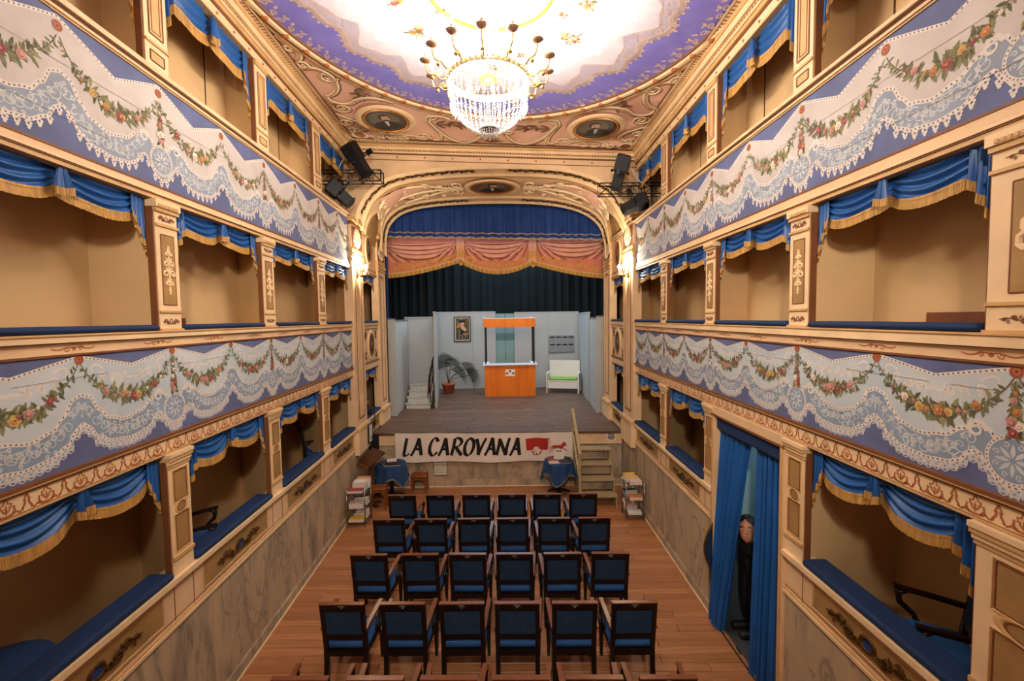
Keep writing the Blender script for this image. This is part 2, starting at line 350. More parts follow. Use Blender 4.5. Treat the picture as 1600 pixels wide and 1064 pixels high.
# ------------------------------------------------------------------ where the building stands
class Side: pass
L_ = Side(); L_.s, L_.a, L_.b, L_.nm = -1, 2.7474, .025544, 'left'
R_ = Side(); R_.s, R_.a, R_.b, R_.nm = 1, 2.5017, .020023, 'right'
L_.z = dict(mar=1.19, sill1=1.625, op1=2.69, pb2=2.86, pt2=3.60, sill2=3.735, op2=4.82, pb3=4.93, pt3=5.80, sill3=5.88, op3=6.90)
R_.z = dict(mar=1.25, sill1=1.655, op1=2.68, pb2=2.858, pt2=3.535, sill2=3.69, op2=4.70, pb3=4.83, pt3=5.61, sill3=5.68, op3=6.63)
L_.pil = [(1.70, 2.20), (3.69, 3.94), (5.38, 5.64), (7.07, 7.36)]; R_.pil = [(1.72, 2.226), (3.60, 3.84), (5.27, 5.51), (6.91, 7.165)]
L_.bay = [(7.36, 8.70), (5.64, 7.07), (3.94, 5.38), (2.20, 3.69)]; R_.bay = [(7.165, 8.66), (5.51, 6.91), (3.84, 5.27), (2.226, 3.60)]
L_.ros = 3.817; R_.ros = 3.735; L_.step = .852; R_.step = .826
L_.end = 8.70; R_.end = 8.66
PIER1 = 9.42; BAY2 = 10.68; PIER2 = 11.35
def W(sd): return lambda y, z, d=0.0: (sd.s*(sd.a+sd.b*y-d), y, z)          # d: proud of the wall face, towards the room
def zc(x): return 7.13-.047*x                                                # the ceiling falls a little to the right
def CEIL(x, y, d=0.0): return (x, y, zc(x)-d)
ZT = -.035
def ST(x, y, z): return (x*math.cos(ZT)-y*math.sin(ZT)*0+0*z, 9.66+y+x*math.sin(ZT), z)   # the stage front stands slightly askew
# ------------------------------------------------------------------ floor of the hall
floor = struct('floor')
fb = MB(); fb.box((-3.2, -1.5, -.14), (3.2, 9.75, -.03)); fb.box((2.62, 3.86, -.14), (5.2, 5.3, -.03)); ob('floor_base', fb, 'brown_dark', floor)
_pm = {}
def plank(parent, cx, cy, cz, ln, wd, matk, rz=0.0, th=.028):
    k = (round(ln, 2), round(wd, 3), matk)
    if k not in _pm:
        b = MB(); b.box((-ln/2, -wd/2, -th), (ln/2, wd/2, -.003)); c = .003
        b.add([(-ln/2,-wd/2,-.003),(ln/2,-wd/2,-.003),(ln/2,wd/2,-.003),(-ln/2,wd/2,-.003),(-ln/2+c,-wd/2+c,0),(ln/2-c,-wd/2+c,0),(ln/2-c,wd/2-c,0),(-ln/2+c,wd/2-c,0)], [(4,5,6,7),(0,1,5,4),(1,2,6,5),(2,3,7,6),(3,0,4,7)])
        _pm[k] = mesh('plank', b, [matk], False)
    o = ob('plank', _pm[k], None, parent); o.location = (cx, cy, cz); o.rotation_euler = (0, 0, rz); return o
y = 3.0; wd = .12
while y < 9.70:
    x = -2.92 - rnd.random()*.9; xe = 2.70
    while x < xe:
        ln = rnd.choice([1.2, 1.6, 2.0, 2.4]); a = max(x, -2.93); e = min(x+ln, xe)
        if e-a > .08: ln2 = round(e-a, 2); plank(floor, (a+e)/2, y-.035*((a+e)/2), rnd.uniform(-.0012, .0012), ln2-.004, wd-.004, 'floor_plank', ZT)
        x += ln
    y += wd
fb = MB(); fb.box((-3.0, -1.2, -.03), (2.6, 2.95, 0)); ob('floor_rear', fb, 'floor_plank', floor)
# ------------------------------------------------------------------ the two side walls with three tiers of boxes
PMATS = ['gold_light', 'gold_mid', 'gold_panel', 'brown_line', 'scroll_lo', 'gold_wall', 'brown_dark', 'orange_paint', 'scroll_hi', 'gilt_dark']
def arabesque(mb, F, cu, v0, v1, wd, mi, rel=.004, d=0.0, hi=None):
    h = v1-v0; lw = wd*.13
    mb.ridge(F, [(cu, v0), (cu, v0+h*.5), (cu, v1)], lw*.7, rel, mi, d)
    for k, (t, r) in enumerate(((.22, .32), (.42, .5), (.62, .42), (.82, .25))):
        for s in (-1, 1):
            c = (cu+s*wd*r*.55, v0+h*t); mb.ridge(F, spiral(c, wd*r*.5, 1.2, PI if s > 0 else 0, -s, 9), lw, rel, mi, d)
            mb.leaf(F, (cu, v0+h*(t+.04)), PI/2-s*.7, wd*r, wd*.16, mi if hi is None else hi, d+.002)
    for t in (.1, .95): mb.disc(F, (cu, v0+h*t), wd*.12, mi, d+.003, 6)
def h_arabesque(mb, F, cu, cv, wd, ht, mi, rel=.012, d=0.0, gem=None):
    for s in (-1, 1):
        for c, r, st, dr in (((cu+s*wd*.20, cv-ht*.1), ht*.42, 0, 1), ((cu+s*wd*.33, cv+ht*.12), ht*.30, 1, -1), ((cu+s*wd*.43, cv), ht*.18, 2, 1)):
            mb.ridge(F, spiral(c, r, 1.3, st+(PI if s > 0 else 0), dr*s, 14), ht*.15, rel, mi, d)
        mb.ridge(F, bez((cu+s*wd*.08, cv-ht*.3), (cu+s*wd*.2, cv-ht*.6), (cu+s*wd*.3, cv+ht*.5), (cu+s*wd*.5, cv), 12), [ht*.16*(1-.07*i) for i in range(13)], rel, mi, d)
        for t in (.12, .26, .38): mb.leaf(F, (cu+s*wd*t, cv), (PI/2 if t == .26 else -PI/2)+s*.3, ht*.5, ht*.2, mi, d+rel*.6)
    mb.ring(F, (cu, cv), wd*.055, wd*.10, mi, d, 14, ht*.28, ht*.5, rel)
    if gem is not None: mb.disc(F, (cu, cv), wd*.058, gem, d+.003, 12, ht*.3)
def frame_lines(mb, F, u0, u1, v0, v1, t, mi, d=.001, h=.006):
    for pts in (((u0, v0), (u1, v0)), ((u1, v0), (u1, v1)), ((u1, v1), (u0, v1)), ((u0, v1), (u0, v0))):
        (ax, ay), (bx, by) = pts; mb.ridge(F, [(ax, ay), (bx, by)], t, h, mi, d)
def build_wall(sd):
    F = W(sd); Z = sd.z; root = struct('wall_'+sd.nm); rt = sd is R_
    door = rt
    def B(mb, y0, y1, z0, z1, d0, d1, mi=0): mb.box((y0, z0, d0), (y1, z1, d1), mi, lambda a, b, c: F(a, b, c))
    dy0, dy1 = 3.84, 5.27
    def segs(a, e): return [(a, dy0), (dy1, e)] if door else [(a, e)]
    YE = PIER2
    # marble wainscot in slabs
    for a, e in segs(-1.2, YE):
        n = max(1, round((e-a)/1.75)); w_ = (e-a)/n
        for i in range(n):
            mb = MB(); B(mb, a+i*w_+.002, a+(i+1)*w_-.002, .02, Z['mar'], -.12, .001*((i*7) % 3)); ob('marble_slab', mb, 'marble', root)
        mb = MB(); B(mb, a, e, .02, .13, -.1, .018, 0); B(mb, a, e, .13, .145, -.1, .010, 0); B(mb, a, e, 0, .022, -.1, .03, 1); ob('baseboard', mb, ['marble', 'gold_light'], root)
        mb = MB()
        B(mb, a, e, Z['mar'], Z['sill1']-.04, -.12, -.001, 5); B(mb, a, e, Z['mar'], Z['mar']+.028, -.1, .022, 0); B(mb, a, e, Z['mar']+.028, Z['mar']+.045, -.1, .012, 1)
        B(mb, a, e, Z['mar']+.07, Z['mar']+.074, -.1, .003, 3)
        B(mb, a, e, Z['sill1']-.075, Z['sill1']-.045, -.1, .018, 1); B(mb, a, e, Z['sill1']-.045, Z['sill1'], -.16, .05, 0)
        ob('dado', mb, PMATS, root)
    for (y0, y1) in sd.bay+[(PIER1, BAY2)]:
        if door and y0 == dy0: continue
        mb = MB(); m = .13 if y1-y0 > 1.3 else .1; B(mb, y0+m, y1-m, Z['mar']+.10, Z['sill1']-.10, -.02, .003, 2)
        frame_lines(mb, F, y0+m, y1-m, Z['mar']+.10, Z['sill1']-.10, .012, 1, .003)
        for yy in (y0-.005, y1+.005): B(mb, yy-.003, yy+.003, Z['mar']+.05, Z['sill1']-.08, -.02, .002, 3)
        pn = ob('dado_panel', mb, PMATS, root)
        o2 = MB(); h_arabesque(o2, F, (y0+y1)/2, (Z['mar']+Z['sill1'])/2, .78 if y1-y0 > 1.3 else .55, .13, 0, .02, .004, 1); ob('carved_ornament', o2, ['gilt_dark', 'curtain_blue'], pn, False)
    # headers, boards and rails that run the length of the wall
    Y0 = -1.2
    def run(name, parts, a=Y0, e=None):
        mb = MB()
        for z0, z1, d0, d1, mi in parts: B(mb, a, e or YE, z0, z1, d0, d1, mi)
        return ob(name, mb, PMATS, root)
    p = Z['pb2']; o1 = Z['op1']
    fr = run('frieze', [(o1, p-.035, -.12, 0, 0), (o1, o1+.012, -.12, .008, 1), (p-.045, p-.030, -.05, .012, 3), (p-.030, p-.012, -.05, .022, 1), (p-.012, p+.004, -.05, .03, 3), (o1+.014, o1+.018, -.01, .0015, 3)])
    mb = MB(); per = .225; n = int((sd.end-.9)/per); zm = (o1+p)/2-.012
    for i in range(n):
        u = .9+per*i; h = .056; Q = lambda L: [(u+x*per, zm+z*h) for x, z in L]
        for s in (-1, 1):
            mb.strip(F, Q([(0, -.85), (s*.12, -.80), (s*.20, -.45), (s*.19, .05), (s*.11, -.02), (s*.13, .38), (s*.06, .42), (0, 1.05)]), [.012, .014, .014, .010, .008, .010, .010, .006], 0, .0018)
            mb.strip(F, Q([(s*.02, -.45), (s*.08, -.2), (s*.07, .1)]), .008, 0, .0018)
            mb.strip(F, Q([(s*.12, -.80), (s*.24, -.62), (s*.32, -.85), (s*.40, -.70), (s*.38, -.45)]), [.012, .013, .011, .010, .006], 0, .0018)
            mb.strip(F, Q([(s*.36, -.72), (s*.44, -.25), (s*.46, .2), (s*.42, .12), (s*.5, .85)]), [.010, .012, .012, .010, .012], 0, .0018)
        mb.leaf(F, (u, zm-.7*h), PI/2, .06, .014, 0, .0018)
    ob('painted_scrolls', mb, 'orange_paint', fr, False)
    t = Z['pt2']; s2 = Z['sill2']
    lg = run('ledge', [(t, t+.075, -.12, .004, 5), (t-.008, t+.006, -.05, .012, 3), (t+.075, t+.082, -.1, .006, 6), (t+.082, s2-.012, -.14, .035, 0), (s2-.012, s2, -.16, .045, 1)])
    mb = MB()
    for i in range(9):
        u = 2.2+sd.step*.86*i
        if u > sd.end-.1: break
        for s in (-1, 1):
            mb.strip(F, bez((u, t+.04), (u+s*.05, t+.075), (u+s*.08, t+.01), (u+s*.15, t+.045), 8), .008, 0, .0055); mb.strip(F, spiral((u+s*.05, t+.038), .02, 1.1, 0, s, 8), .007, 0, .0055)
        mb.disc(F, (u, t+.04), .014, 0, .0055, 7)
    ob('painted_scrolls', mb, 'orange_paint', lg, False)
    q = Z['pb3']; o2 = Z['op2']
    run('header_molding', [(o2, o2+.03, -.12, .012, 1), (o2+.03, o2+.04, -.1, .02, 3), (o2+.04, o2+.055, -.1, .026, 0), (o2+.055, q-.005, -.1, .006, 5), (q-.008, q+.006, -.05, .012, 3)])
    t3 = Z['pt3']; s3 = Z['sill3']
    run('upper_rail', [(t3-.006, t3+.008, -.06, .010, 1), (t3+.008, t3+.03, -.1, .022, 0), (t3+.03, t3+.042, -.1, .03, 3), (t3+.042, s3, -.16, .055, 5)])
    # cornice below the ceiling
    o3 = Z['op3']; top = zc(sd.s*(sd.a+.1)) + (.0 if not rt else .0)
    H = top-o3
    cn = run('cornice', [(o3, o3+H*.32, -.14, .0, 0), (o3-.004, o3+.012, -.14, .012, 1), (o3+H*.30, o3+H*.36, -.14, .012, 3), (o3+H*.36, o3+H*.48, -.14, .028, 1), (o3+H*.48, o3+H*.56, -.14, .05, 0), (o3+H*.56, o3+H*.64, -.14, .042, 4), (o3+H*.64, o3+H*.84, -.14, .075, 0), (o3+H*.84, o3+H+.03, -.14, .09, 1)], e=sd.end+.1)
    mb = MB()
    for i in range(22):
        u = 2.3+.30*i
        if u > sd.end: break
        mb.lathe([(0.0, .012), (.010, .010), (.016, 0)], (0, 0, 0), 8, 0, False)
        for k in range(len(mb.v)-24, len(mb.v)):
            a_, b_, c_ = mb.v[k]; mb.v[k] = F(u+a_, o3+H*.16+b_, c_)
    ob('stud', mb, 'orange_paint', cn, False, kind='stuff')
    mb = MB()
    for i in range(int((sd.end-2.0)/.05)): B(mb, 2.0+.05*i, 2.0+.05*i+.03, o3+H*.57, o3+H*.63, .04, .052)
    ob('dentils', mb, 'gold_mid', cn, kind='stuff')
    # painted parapets
    for (z0, z1, up) in ((Z['pb2'], Z['pt2'], False), (Z['pb3'], Z['pt3'], True)):
        mb = MB(); B(mb, Y0, sd.end, z0, z1, -.06, 0); par = ob('painted_parapet', mb, 'periwinkle', root)
        drapery(sd, F, z0, z1, up, par)
        mb = MB(); B(mb, sd.end, YE, z0, z1+(.0 if not up else .0), -.06, 0, 5); frame_lines(mb, F, PIER1+.06, BAY2-.06, z0+.03, z1-.03, .02, 1)
        if not up:
            for sy in (-1, 1):
                for sz in (-1, 1):
                    c = ((PIER1+BAY2)/2+sy*.42, (z0+z1)/2+sz*.25); mb.ridge(F, spiral(c, .07, 1.4, 1, sy*sz, 12), .022, .014, 9); mb.ridge(F, spiral((c[0], c[1]-sz*.09), .04, 1.1, 1, -sy*sz, 8), .018, .012, 9); mb.leaf(F, c, PI/4*sz, .12, .04, 9, .008)
        ob('gold_panel', mb, PMATS, root)
    # pilasters
    for (y0, y1) in sd.pil:
        pilaster(sd, F, B, root, y0, y1, 1); pilaster(sd, F, B, root, y0, y1, 2); pilaster(sd, F, B, root, y0, y1, 3)
    for (y0, y1) in ((sd.end, PIER1), (BAY2, PIER2)):
        mb = MB(); zt = 5.70; pj = .05
        B(mb, y0, y1, Z['mar']-.02, zt, -.12, pj, 5)
        B(mb, y0-.03, y1+.03, Z['mar']-.10, Z['mar']+.36, -.12, pj+.05, 0); B(mb, y0-.04, y1+.04, Z['mar']+.36, Z['mar']+.42, -.12, pj+.07, 1); B(mb, y0-.02, y1+.02, Z['mar']+.42, Z['mar']+.45, -.12, pj+.03, 0)
        for z0, z1, e in ((4.98, 5.03, .02), (5.06, 5.12, .03), (5.14, 5.22, .015), (5.68, 5.74, .035), (5.74, 5.80, .07), (5.80, 5.83, .05)): B(mb, y0-e, y1+e, z0, z1, -.12, pj+e, 1 if e != .035 else 3)
        B(mb, y0+.03, y1-.03, 5.24, 5.66, 0, pj+.004, 9 if False else 3)
        frame_lines(mb, F, y0+.17, y1-.17, Z['mar']+.6, 4.86, .035, 3, pj, .006); frame_lines(mb, F, y0+.215, y1-.215, Z['mar']+.65, 4.81, .014, 1, pj, .010)
        pr = ob('pier', mb, PMATS, root)
        o2_ = MB(); arabesque(o2_, F, (y0+y1)/2, 5.26, 5.64, .5, 0, .02, pj+.004, 0); ob('carved_ornament', o2_, ['scroll_hi'], pr, False)
    # the boxes behind: back wall, slanting partitions, slabs between tiers
    bd = .90
    def back(z0, z1, nm='box_back'):
        mb = MB()
        if door and z0 < 1: return
        B(mb, 1.0, YE+.2, z0, z1, -bd-.08, -bd); ob(nm, mb, 'box_plaster', root)
    b2 = .50
    mb = MB(); B(mb, -1.2, YE+.2, 2.9, 4.9, -b2-.08, -b2); ob('box_back', mb, 'box_plaster', root)
    mb = MB(); B(mb, -1.2, YE+.2, 4.95, o3+.06, -.46, -.40); ob('box_back', mb, 'box_plaster', root)
    for z0, z1 in ((1.0, 2.76), (2.9, 4.86)): mb = MB(); B(mb, PIER1-.1, YE, z0, z1, -.40, -.34); ob('box_back', mb, 'box_plaster', root)
    mb = MB(); mb2 = MB()
    for a, e in segs(-1.2, YE+.2):
        B(mb, a, e, .98, 2.82, -bd-.08, -bd); B(mb2, a, e, 1.0, 1.05, -bd-.05, -.12)
    ob('box_back', mb, 'box_plaster', root); ob('box_floor', mb2, 'brown_dark', root)
    for z0, z1, dd in ((2.76, Z['sill2']-.86, bd+.08), (4.86, 4.92, b2+.08), (o3+.02, o3+.08, .46)):
        mb = MB(); B(mb, -1.2, YE+.2, z0, z1, -dd, -.10); ob('box_floor', mb, 'box_plaster', root)
    for z0, z1, tier in ((1.05, 2.76, 1), (Z['sill2']-.86, 4.86, 2), (4.92, o3+.02, 3)):
        for i, (y0, y1) in enumerate(sd.pil[1:]+[(sd.end, PIER1)]):
            if door and tier == 1 and i in (0, 1): sl = 0.0
            else: sl = {1: (.70, .85, 1.0, .3), 2: (-.14, .28, .68, .3) if sd is L_ else (-.15, .1, .8, .3), 3: (0, 0, 0, 0)}[tier][i]
            pdp = b2 if tier == 2 else bd
            ym = (y0+y1)/2; mb = MB()
            if tier == 3:
                B(mb, ym-.03, ym+.03, z0, z1, -.40, -.045); ob('box_partition', mb, 'box_plaster', root); mb = MB(); sl = -99
            P = [F(ym-.03, z0, -.045), F(ym+.03, z0, -.045), F(ym+.03+sl, z0, -pdp), F(ym-.03+sl, z0, -pdp)]
            mb.add(P+[(a, b, z1) for a, b, c in P], [(3,2,1,0),(4,5,6,7),(0,1,5,4),(1,2,6,5),(2,3,7,6),(3,0,4,7)]); ob('box_partition', mb, 'box_plaster', root) if sl > -9 else None
            if tier == 3:
                mb = MB(); B(mb, ym-.42, ym-.405, z0, z1, -.42, -.396); ob('door_gap', mb, 'brown_dark', root)
    if door:
        mb = MB()
        for a, e in ((dy0-.0, dy0+.07), (dy1-.07, dy1)): B(mb, a, e, 0, 2.62, -.16, .03, 5); B(mb, a+.02, e-.02, 0, 2.62, -.16, .04, 1)
        B(mb, dy0, dy1, 2.60, 2.69, -.16, .03, 5); B(mb, dy0, dy1, 2.58, 2.60, -.16, .04, 3)
        ob('door_1', mb, PMATS, root)
    return root
def pilaster(sd, F, B, root, y0, y1, tier):
    Z = sd.z; mb = MB(); ym = (y0+y1)/2; w_ = y1-y0
    if tier == 1: z0, z1 = Z['sill1'], Z['op1']
    elif tier == 2: z0, z1 = Z['sill2'], Z['op2']
    else: z0, z1 = Z['sill3'], Z['op3']
    h = z1-z0
    B(mb, y0, y1, z0, z1, -.05, .012, 0)
    for a in (y0-.014, y1): B(mb, a, a+.014, z0, z1, -.05, .002, 3)
    e0 = y0+w_*.2; e1 = y1-w_*.2
    if tier == 2:
        B(mb, y0-.006, y1+.006, z0, z0+.015, -.05, .03, 1); B(mb, y0-.002, y1+.002, z0+.15*h-.012, z0+.15*h+.006, -.05, .026, 1)
        B(mb, e0, e1, z0+.20*h, z0+.74*h, -.02, .015, 2); frame_lines(mb, F, e0, e1, z0+.20*h, z0+.74*h, .012, 3, .013, .004)
        B(mb, y0-.004, y1+.004, z0+.80*h, z0+.82*h, -.05, .026, 1); B(mb, y0-.008, y1+.008, z0+.91*h, z0+.94*h, -.05, .03, 1); B(mb, y0-.016, y1+.016, z0+.94*h, z1, -.05, .042, 0)
        for k in range(int(w_/.03)): B(mb, y0+.03*k+.004, y0+.03*k+.020, z0+.945*h, z0+.965*h, .03, .05, 1)
        arabesque(mb, F, ym, z0+.28*h, z0+.66*h, w_*.55, 0, .010, .016, 5)
        for zz in (z0+.07*h, z0+.865*h): h_arabesque(mb, F, ym, zz, w_*.75, .05, 4, .005, .013)
    elif tier == 1:
        for k, (a, b, c) in enumerate(((.88, .91, .02), (.91, .94, .03), (.94, .97, .042), (.97, 1.0, .05))): B(mb, y0-c*.4, y1+c*.4, z0+a*h, z0+b*h, -.05, c, (1, 0, 1, 0)[k])
        B(mb, y0-.004, y1+.004, z0+.13*h, z0+.16*h, -.05, .026, 1)
        for a, b in ((.20, .48), (.60, .84)):
            B(mb, e0, e1, z0+a*h, z0+b*h, -.02, .014, 2); frame_lines(mb, F, e0, e1, z0+a*h, z0+b*h, .012, 3, .012, .006); frame_lines(mb, F, e0-.014, e1+.014, z0+a*h-.014, z0+b*h+.014, .008, 1, .012, .008)
        mb.ring(F, (ym, z0+.54*h), w_*.2, w_*.32, 1, .012, 20, .042, .062, .012); mb.disc(F, (ym, z0+.54*h), w_*.22, 2, .015, 18, .045); mb.ring(F, (ym, z0+.54*h), w_*.18, w_*.22, 3, .016, 20, .038, .046, .003)
    else:
        B(mb, y0-.006, y1+.006, z0, z0+.02, -.05, .03, 1); B(mb, y0-.002, y1+.002, z0+.2*h, z0+.22*h, -.05, .026, 1)
        B(mb, y0-.006, y1+.006, z1-.06, z1, -.05, .03, 1)
        for a, b in ((.28, .88), (.07, .15)):
            B(mb, e0, e1, z0+a*h, z0+b*h, -.02, .014, 1); frame_lines(mb, F, e0, e1, z0+a*h, z0+b*h, .014, 4, .012, .008)
            frame_lines(mb, F, e0+.03, e1-.03, z0+a*h+.03, z0+b*h-.03, .01, 3, .013, .004) if a > .1 else None
    ob('pilaster', mb, PMATS, root)
# ---- the painted lace hangings on the parapets
DM = ['cloth_grey', 'cloth_cream', 'lace_blue', 'lace_pale', 'lace_white', 'lace_soft', 'dot_brown', 'leaf_a', 'leaf_b', 'leaf_c', 'fl_red', 'fl_pink', 'fl_orange', 'fl_yellow', 'fl_white', 'fl_dark', 'orange_paint', 'crack', 'periwinkle']
DI = {k: i for i, k in enumerate(DM)}
def interp(tab, q):
    for (a, va), (b, vb) in zip(tab, tab[1:]):
        if q <= b:
            t = (q-a)/(b-a) if b > a else 0; t = t*t*(3-2*t); return va+(vb-va)*t
    return tab[-1][1]
UT = [(0, .635), (.07, .61), (.15, .47), (.24, .37), (.40, .32), (.58, .36), (.70, .45), (.80, .52), (.86, .49), (.92, .41), (1, .40)]
LT = [(0, .37), (.05, .33), (.13, .21), (.26, .135), (.45, .11), (.60, .13), (.68, .17), (.75, .27), (.80, .29), (.86, .20), (.93, .11), (1, .085)]
def flower(mb, F, c, r, col, d):
    dk = {'fl_red': 'fl_dark', 'fl_pink': 'fl_red', 'fl_orange': 'fl_red', 'fl_yellow': 'fl_orange', 'fl_white': 'fl_pink'}[col]
    a0 = rnd.random()*6; n = 12
    mb.add([F(c[0]+r*(1+.13*((k % 2)*2-1))*math.cos(a0+2*PI*k/n), c[1]+r*(1+.13*((k % 2)*2-1))*math.sin(a0+2*PI*k/n), d) for k in range(n)], [tuple(range(n))], DI[col])
    mb.disc(F, (c[0], c[1]-r*.1), r*.62, DI[dk], d+.0004, 8); mb.disc(F, (c[0]+r*.08, c[1]+r*.05), r*.5, DI[col], d+.0008, 8)
    mb.disc(F, c, r*.22, DI['fl_yellow' if col != 'fl_yellow' else 'fl_red'], d+.0012, 6)
def garland(mb, F, p0, p1, sag, d, big=1.0):
    n = 46; cols = ['fl_red', 'fl_pink', 'fl_orange', 'fl_yellow', 'fl_white', 'fl_pink', 'fl_red']
    pts = []
    for i in range(n+1):
        t = i/n; b = 4*t*(1-t); pts.append((p0[0]+(p1[0]-p0[0])*t, p0[1]+(p1[1]-p0[1])*t-sag*(b**.8)))
    mb.strip(F, pts, .006, DI['leaf_c'], d)
    for i in range(1, n):
        t = i/n; b = 4*t*(1-t); x, v = pts[i]; dx, dv = pts[i+1][0]-pts[i-1][0], pts[i+1][1]-pts[i-1][1]; an = math.atan2(dv, dx)
        k = 2+int(b > .45)+int(b > .85)
        for _ in range(k):
            s = rnd.choice((-1, 1)); a = an+s*rnd.uniform(.5, 1.5)+(PI if rnd.random() < .35 else 0); l = (.030+.052*b*rnd.random())*big
            mb.leaf(F, (x+rnd.uniform(-.008, .008), v+rnd.uniform(-.016, .016)*b), a, l, l*.30, DI[rnd.choice(('leaf_a', 'leaf_b', 'leaf_c', 'leaf_a'))], d+.0003*rnd.randint(1, 3))
    for t, r in ((.5, .030), (.43, .023), (.60, .024), (.25, .023), (.74, .022), (.35, .012), (.67, .011), (.19, .011), (.83, .011), (.54, .015), (.30, .010), (.39, .010)):
        t += rnd.uniform(-.03, .03); i = int(t*n); flower(mb, F, (pts[i][0]+rnd.uniform(-.01, .01), pts[i][1]+rnd.uniform(-.018, .012)), r*big*rnd.uniform(.85, 1.1), rnd.choice(cols), d+.0016)
def floret(mb, F, c, r, mi, d):
    for k in range(5): mb.disc(F, (c[0]+r*.62*math.cos(2*PI*k/5+.3), c[1]+r*.62*math.sin(2*PI*k/5+.3)), r*.42, mi, d, 5)
def drapery(sd, F, z0, z1, up, par):
    top = z0+(z1-z0)*(.90 if up else .985); V = lambda n: z0+(top-z0)*n
    mb = MB(); step = sd.step; ya, ye = 1.0, sd.end-.005
    cl = DI['cloth_cream'] if up else DI['cloth_grey']; lb = DI['lace_pale'] if up else DI['lace_blue']; lw = DI['lace_white']; ls = DI['lace_soft']
    def ph(y):
        t = (y-sd.ros)/step; k = math.floor(t); f = t-k; return k, f
    def q(y):
        k, f = ph(y); return 1-f if k % 2 == 0 else f                     # 0 at a plain rosette, 1 at a pendant
    q = lambda y: (lambda k, f: f if k % 2 else 1-f)(*ph(y)) 
    def Tn(y):
        k, f = ph(y); tr = 1-abs(2*f-1); return 1.0-.125*(tr**1.1) if not up else 1.09-.215*(tr**1.05)
    Un = lambda y: interp(UT, q(y)); Ln = lambda y: interp(LT, q(y))
    n = int((ye-ya)/.0142); ys = [ya+(ye-ya)*i/n for i in range(n+1)]
    for lo, hi, mi, d in ((lambda y: Un(y), lambda y: Tn(y), cl, .0012), (lambda y: Ln(y), lambda y: Un(y)+.005, lb, .0013)):
        vs = []
        for y in ys: vs += [F(y, V(lo(y)), d), F(y, V(hi(y)), d)]
        mb.add(vs, [(2*i, 2*i+2, 2*i+3, 2*i+1) for i in range(n)], mi)
    if not up:
        vs = []
        for y in ys: vs += [F(y, V(max(.012, Ln(y)-.075+.012*math.sin(y*2*PI/.05))), .0011), F(y, V(Ln(y)), .0011)]
        mb.add(vs, [(2*i, 2*i+2, 2*i+3, 2*i+1) for i in range(n)], DI['lace_pale'])
        y = ya+.02
        while y < ye-.02:
            floret(mb, F, (y, V(Ln(y)-.045)), .024, ls, .0019); mb.strip(F, [(y-.025, V(Ln(y)-.02)), (y-.018, V(Ln(y)-.08)), (y, V(Ln(y)-.092)), (y+.018, V(Ln(y)-.08)), (y+.025, V(Ln(y)-.02))], .006, lw, .0020); y += .05
    else:
        y = ya+.03
        while y < ye-.02:
            c = V(Ln(y)-.035)
            if c > z0+.02: floret(mb, F, (y, c), .024, lw, .0019); mb.disc(F, (y, c-.026), .012, lw, .0019, 5); mb.disc(F, (y, c+.022), .008, lw, .0019, 5)
            y += .066
    # open-work borders
    for fn_, w_ in ((Tn, .022), (Un, .026), (Ln, .024)):
        mb.strip(F, [(y, V(fn_(y))-(.011 if fn_ is Tn else 0)) for y in ys], w_, lw, .0022)
        s = 0; last = None
        for i in range(len(ys)-1):
            a = (ys[i], V(fn_(ys[i]))-(.011 if fn_ is Tn else 0)); b = (ys[i+1], V(fn_(ys[i+1]))-(.011 if fn_ is Tn else 0)); s += math.hypot(b[0]-a[0], b[1]-a[1])
            if s > .026: s = 0; an = math.atan2(b[1]-a[1], b[0]-a[0]); mb.disc(F, b, .0085, DI['dot_brown'], .0028, 4, .0065, an+.7)
    k0 = math.floor((ya-sd.ros)/step); k1 = math.ceil((ye-sd.ros)/step)
    inr = lambda y, m=.05: ya+m < y < ye-m
    for k in range(k0, k1+1):
        yk = sd.ros+k*step; pend = k % 2 == 0
        # lace filling, half a step to each side
        for s in (-1, 1):
            for t, r in ((.05, .5), (.12, .5), (.19, .42), (.25, .42), (.31, .46), (.37, .46), (.43, .5), (.49, .5)):
                y = yk+s*t*step
                if not inr(y) or (pend and t < .2): continue
                lo, hi = V(Ln(y)), V(Un(y)); c = (y, (lo+hi)/2+rnd.uniform(-.1, .1)*(hi-lo)); rr = min(.05, (hi-lo)*.30)
                mb.strip(F, spiral(c, rr, 1.3, rnd.random()*6, s*rnd.choice((-1, 1)), 13), [.008-.0003*j for j in range(14)], ls, .0020)
                floret(mb, F, (y+s*.035, c[1]+rnd.uniform(-.3, .3)*rr), .020, ls, .0021); floret(mb, F, (y-s*.02, c[1]+rnd.choice((-1, 1))*rr*1.1), .015, ls, .0021); mb.leaf(F, c, rnd.random()*6, .05, .014, ls, .0021)
        if pend and inr(yk, .16):
            cc = (yk, V(.29)); R = .118 if not up else .115
            mb.disc(F, cc, R+.012, lw, .0030, 28); mb.disc(F, cc, R-.008, lb, .0034, 28)
            for j in range(34): a = 2*PI*j/34; mb.disc(F, (cc[0]+(R+.002)*math.cos(a), cc[1]+(R+.002)*math.sin(a)), .0055, DI['dot_brown'], .0038, 4)
            for j in range(8): a = 2*PI*j/8; mb.leaf(F, (cc[0]+.012*math.cos(a), cc[1]+.012*math.sin(a)), a, R*.62, .022, ls, .0038); mb.strip(F, spiral((cc[0]+R*.68*math.cos(a+.39), cc[1]+R*.68*math.sin(a+.39)), .018, 1.1, a, 1, 7), .006, ls, .0038)
            for s in (-1, 1):
                c = (yk+s*.175, V(.47)); mb.strip(F, spiral(c, .052, 1.5, 0 if s < 0 else PI, -s, 18), [.024-.0008*j for j in range(19)], lw, .0032); mb.disc(F, c, .012, DI['lace_blue'], .0036, 7)
